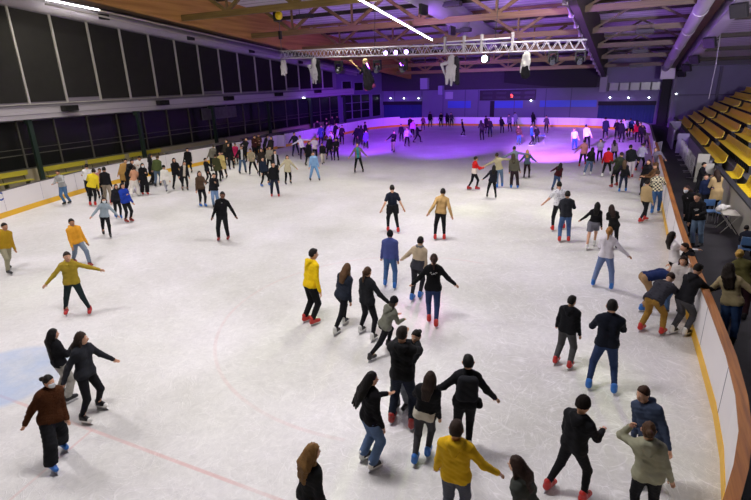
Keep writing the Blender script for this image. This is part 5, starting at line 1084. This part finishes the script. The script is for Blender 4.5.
p('woman with curly golden brown hair cropped by the bottom edge', [(305, 550), (316, 551)], (312, 444), 65, ('jacket', '1C1E20'), BK, 'K', ('curly', '7A5A30'), 'dd', sex='f')
p('girl with brown hair in grey hoodie cropped by the bottom edge', [(524, 566), (536, 566)], (517, 455), 290, ('hoodie', '3E423E'), BK, 'K', ('long', '2E1E16'), 'dd', sex='f')
p('man in black hoodie with black beanie striding at lower right', [(549, 490), (584, 502)], (584, 398), 30, ('hoodie', '1A1B1E'), BK, 'R', ('beanie', '1A1512'), 'df', extra=('print:303338:.5:.05',) if False else ())
p('young man in blue-grey denim jacket facing left', [(645, 486), (655, 487)], (644.5, 385), 200, ('hoodie', '39445A'), ('jeans', '2A3040'), 'K', ('short', '3A2418'), 'dd', look=15)
p('woman in pale grey-green hoodie holding phone to her ear', [(632, 527), (650, 532)], (650, 422.5), 350, ('hoodie', '95967F'), ('slim', '17181C'), 'K', ('bun', '4A3320'), 'hd', sex='f')
# beyond the right boards
p('woman in beige jacket seen from behind outside the wooden rail', [(722, 343), (732, 343)], (731, 261), 10, ('jacket', 'A89A74'), ('jeans', '36507A'), 'S', ('curly', '1E1611'), 'oo', sex='f', **O)
p('person in olive jacket and dark trousers at the right edge', [(737, 318), (743, 318)], (744, 238), 5, ('jacket', '5A5630'), ('jeans', '3A2228'), 'S', ('bun', 'B89448'), 'ff', sex='f', H=1.7, **O)
p('man in dark navy jacket sitting at the right edge with back turned', [(744, 262)], (745, 213), 5, ('jacket', '20222E'), BK, 'S', ('short', '1A1410'), 'ff', H=1.33, sit=True, **O)
p('woman in long beige coat standing by the pale wall', [(712, 216), (716, 215)], (717.5, 168), 330, ('coat', 'B49C70'), BK, 'S', ('long', '2A1A12'), 'bb', sex='f', **O)
p('person in dark blue jacket left of the beige coat', [(703, 214), (706, 213)], (707, 173), 170, ('jacket', '1A2440'), BK, 'S', ('short', '2A2018'), 'fd', **O)
p('person all in black at the railing by the stand entrance', [(693, 196), (699, 193)], (705, 160), 100, ('jacket', '121216'), BK, 'S', ('short', '14110F'), 'ff', **O)
p('woman in black coat with white face mask behind the wooden rail', [(690, 236), (694, 236)], (686, 183), 200, ('coat', '131316'), BK, 'S', ('curly', '2A1A14'), 'dd', sex='f', extra=('mask', 'chest:C8C8C8:.8:.03'), **O)
p('person in black hoodie with white lettering and pale jeans outside the rail', [(692, 246), (700, 246)], (698, 192), 200, ('hoodie', '111114'), ('jeans', '6F86A0'), 'S', ('short', '17120F'), 'fd', extra=('chest:C4C4C4:.62:.16',), **O)
p('person in black leaning on the wooden rail with white lettering', [(692, 296), (698, 296)], (684, 241), 245, ('hoodie', '131316'), BK, 'S', ('short', '2A1A14'), 'll', H=1.62, extra=('chest:C0C0C0:.75:.10',), **O)
p('person in grey coat beyond the right rink gate', [(660, 176)], (657, 136), 190, ('jacket', '6E6878'), BK, 'S', ('short', '6A5A50'), 'dd', H=1.68, **O)
# dark crowd behind the far left boards
for i, (fx, fy, hx, hy, c) in enumerate(((326, 135, 326, 116, '17141A'), (332, 133, 332, 114.5, '2A1E2A'), (338, 132, 337, 115.5, '15131A'), (318, 139, 317, 118, '1E1A20'))):
    p('dark-coated onlooker behind the far left boards, %s' % ['second from the left', 'third from the left', 'rightmost', 'leftmost'][i], [(fx, fy)], (hx, hy), (150, 190, 210, 170)[i], ('coat', c), BK, 'S', ('short', '17120F'), 'dd', **O)
for i, (fx, fy, hx, hy, c) in enumerate(((255, 160, 254, 134, '3A1C1A'), (259, 158, 258, 131, '4A3420'), (245, 162, 246, 137, '1E1C20'))):
    p('onlooker %s' % ['in dark red coat behind the left boards', 'with tan jacket behind the left boards beside the red coat', 'in black behind the left boards near the beige jacket'][i], [(fx, fy)], (hx, hy), (150, 190, 210)[i], ('jacket', c), BK, 'S', ('short', '17120F'), 'ff', **O)
# ---------------------------------------------------------------- camera, light, view
cam = bpy.data.cameras.new('camera'); co = link(bpy.data.objects.new('camera', cam)); cam.sensor_width = 36; cam.lens = FPX/751*36; cam.clip_end = 300
Mx = Matrix(((CR[0], CU[0], -CF[0], CAM[0]), (CR[1], CU[1], -CF[1], CAM[1]), (CR[2], CU[2], -CF[2], CAM[2]), (0, 0, 0, 1))); co.matrix_world = Mx; SC.camera = co
def lamp(kind, loc, energy, col, target=None, size=1, sy=None, spot=60, blend=.5, name='lamp'):
    l = bpy.data.lights.new(name, kind); l.energy = energy; l.color = col
    if kind == 'AREA':
        l.size = size
        if sy: l.shape = 'RECTANGLE'; l.size_y = sy
    else: l.shadow_soft_size = size
    if kind == 'SPOT': l.spot_size = math.radians(spot); l.spot_blend = blend
    o = link(bpy.data.objects.new(name, l)); o.location = loc
    if target is not None: o.rotation_euler = (Vector(target)-Vector(loc)).to_track_quat('-Z', 'Y').to_euler()
    return o
WARM = (1.0, .945, .955)
for (x, y, e) in ((4, 6, 900), (13, 5, 950), (23, 6, 950), (3, 17, 900), (12, 16, 850), (22, 16, 900), (5, 27, 430), (14, 26, 340), (23, 26, 430)):
    lamp('AREA', (x, y, min(10.6, 12.0-.1*y)), e*(.46 if x < 8 else .50 if x < 18 else .60), WARM if y < 20 else (1, .95, .80), (x, y, 0), 3.2, 1.0, name='hall_lamp').data.spread = math.radians(150 if y < 20 else 96)
lamp('AREA', (-1.5, 20, 9.4), 110, (1, .93, .8), (-4.5, 24, 3), 5, .3, name='wall_strip_lamp')
lamp('SPOT', (35.5, 6, 4.6), 30000, (.92, .85, 1), (32.4, 22, 9.5), .6, spot=62, blend=.8, name='right_beam_fill')  # unseen fill spot, added to brighten the white right-hand roof beam
lamp('AREA', (36, 22, 9.3), 700, (1, .97, .92), (36, 24, 1), 3, 2, name='seat_fill')  # fill light added over the stand so the yellow seats read brighter
lamp('AREA', (10, 8, 7.6), 330, (1, .84, .58), (1.8, 16, 11.5), 2, 2, name='glulam_fill')  # added warm fill without a fixture, lifts the left glulam beam
lamp('AREA', (20, 14, 5.5), 340, (1, .94, .88), (24, 34, 10.5), 3, 2, name='roof_fill')  # free-hanging neutral uplight, added to brighten roof deck and trusses
PU = (.27, .03, 1.0); VI = (.42, .16, 1.0)
lamp('SPOT', (17, 26.2, 6.5), 150000, PU, (13, 47, 0), .2, spot=46, blend=.7, name='violet_spot')
lamp('SPOT', (15, 26.2, 6.5), 75000, PU, (3, 46, 0), .2, spot=38, blend=.7, name='violet_spot')
lamp('SPOT', (22, 26.2, 6.5), 80000, (.42, .11, 1), (24, 44, 0), .2, spot=34, blend=.8, name='violet_spot')
lamp('SPOT', (20.5, 27.6, 6.3), 20000, (.55, .42, 1), (21.5, 46, 0), .1, spot=15, blend=.6, name='white_spot')
lamp('SPOT', (16.7, 27.5, 6.9), 2600, VI, (14, 44, 12), .2, spot=110, blend=.8, name='violet_up')
lamp('SPOT', (24, 28, 6.9), 2800, VI, (27, 44, 11), .2, spot=120, blend=.8, name='violet_up')
lamp('SPOT', (12, 27, 6.9), 1800, PU, (1, 50, 3), .2, spot=90, blend=.8, name='violet_side')
lamp('AREA', (15, 58, 6.0), 110, (.35, .22, 1), (15, 62, 1), 14, 2, name='far_blue')
for (px, py, c, e) in ((300, 330, (.75, 1, .25), 110), (355, 345, (1, .95, .2), 90), (415, 315, (1, .3, .8), 120), (620, 400, (.85, 1, .3), 120), (380, 440, (.8, 1, .3), 160), (30, 285, (.8, 1, .35), 110), (560, 215, (.85, 1, .35), 260), (470, 210, (.9, 1, .5), 260)):
    g = ice(px, py); lamp('SPOT', (g[0]*.6+16*.4, 26, 7.0), e*(34 if py > 250 else 4), c, (g[0], g[1], 0), .25, spot=6 if py > 250 else 18, blend=1, name='colour_spot')
wd = bpy.data.worlds.new('world'); SC.world = wd; wd.use_nodes = True; wd.node_tree.nodes['Background'].inputs[0].default_value = (.30, .27, .36, 1); wd.node_tree.nodes['Background'].inputs[1].default_value = .22
SC.view_settings.view_transform = 'Standard'; SC.view_settings.look = 'None'; SC.view_settings.exposure = 0; SC.view_settings.gamma = 1; SC.view_settings.use_curve_mapping = False
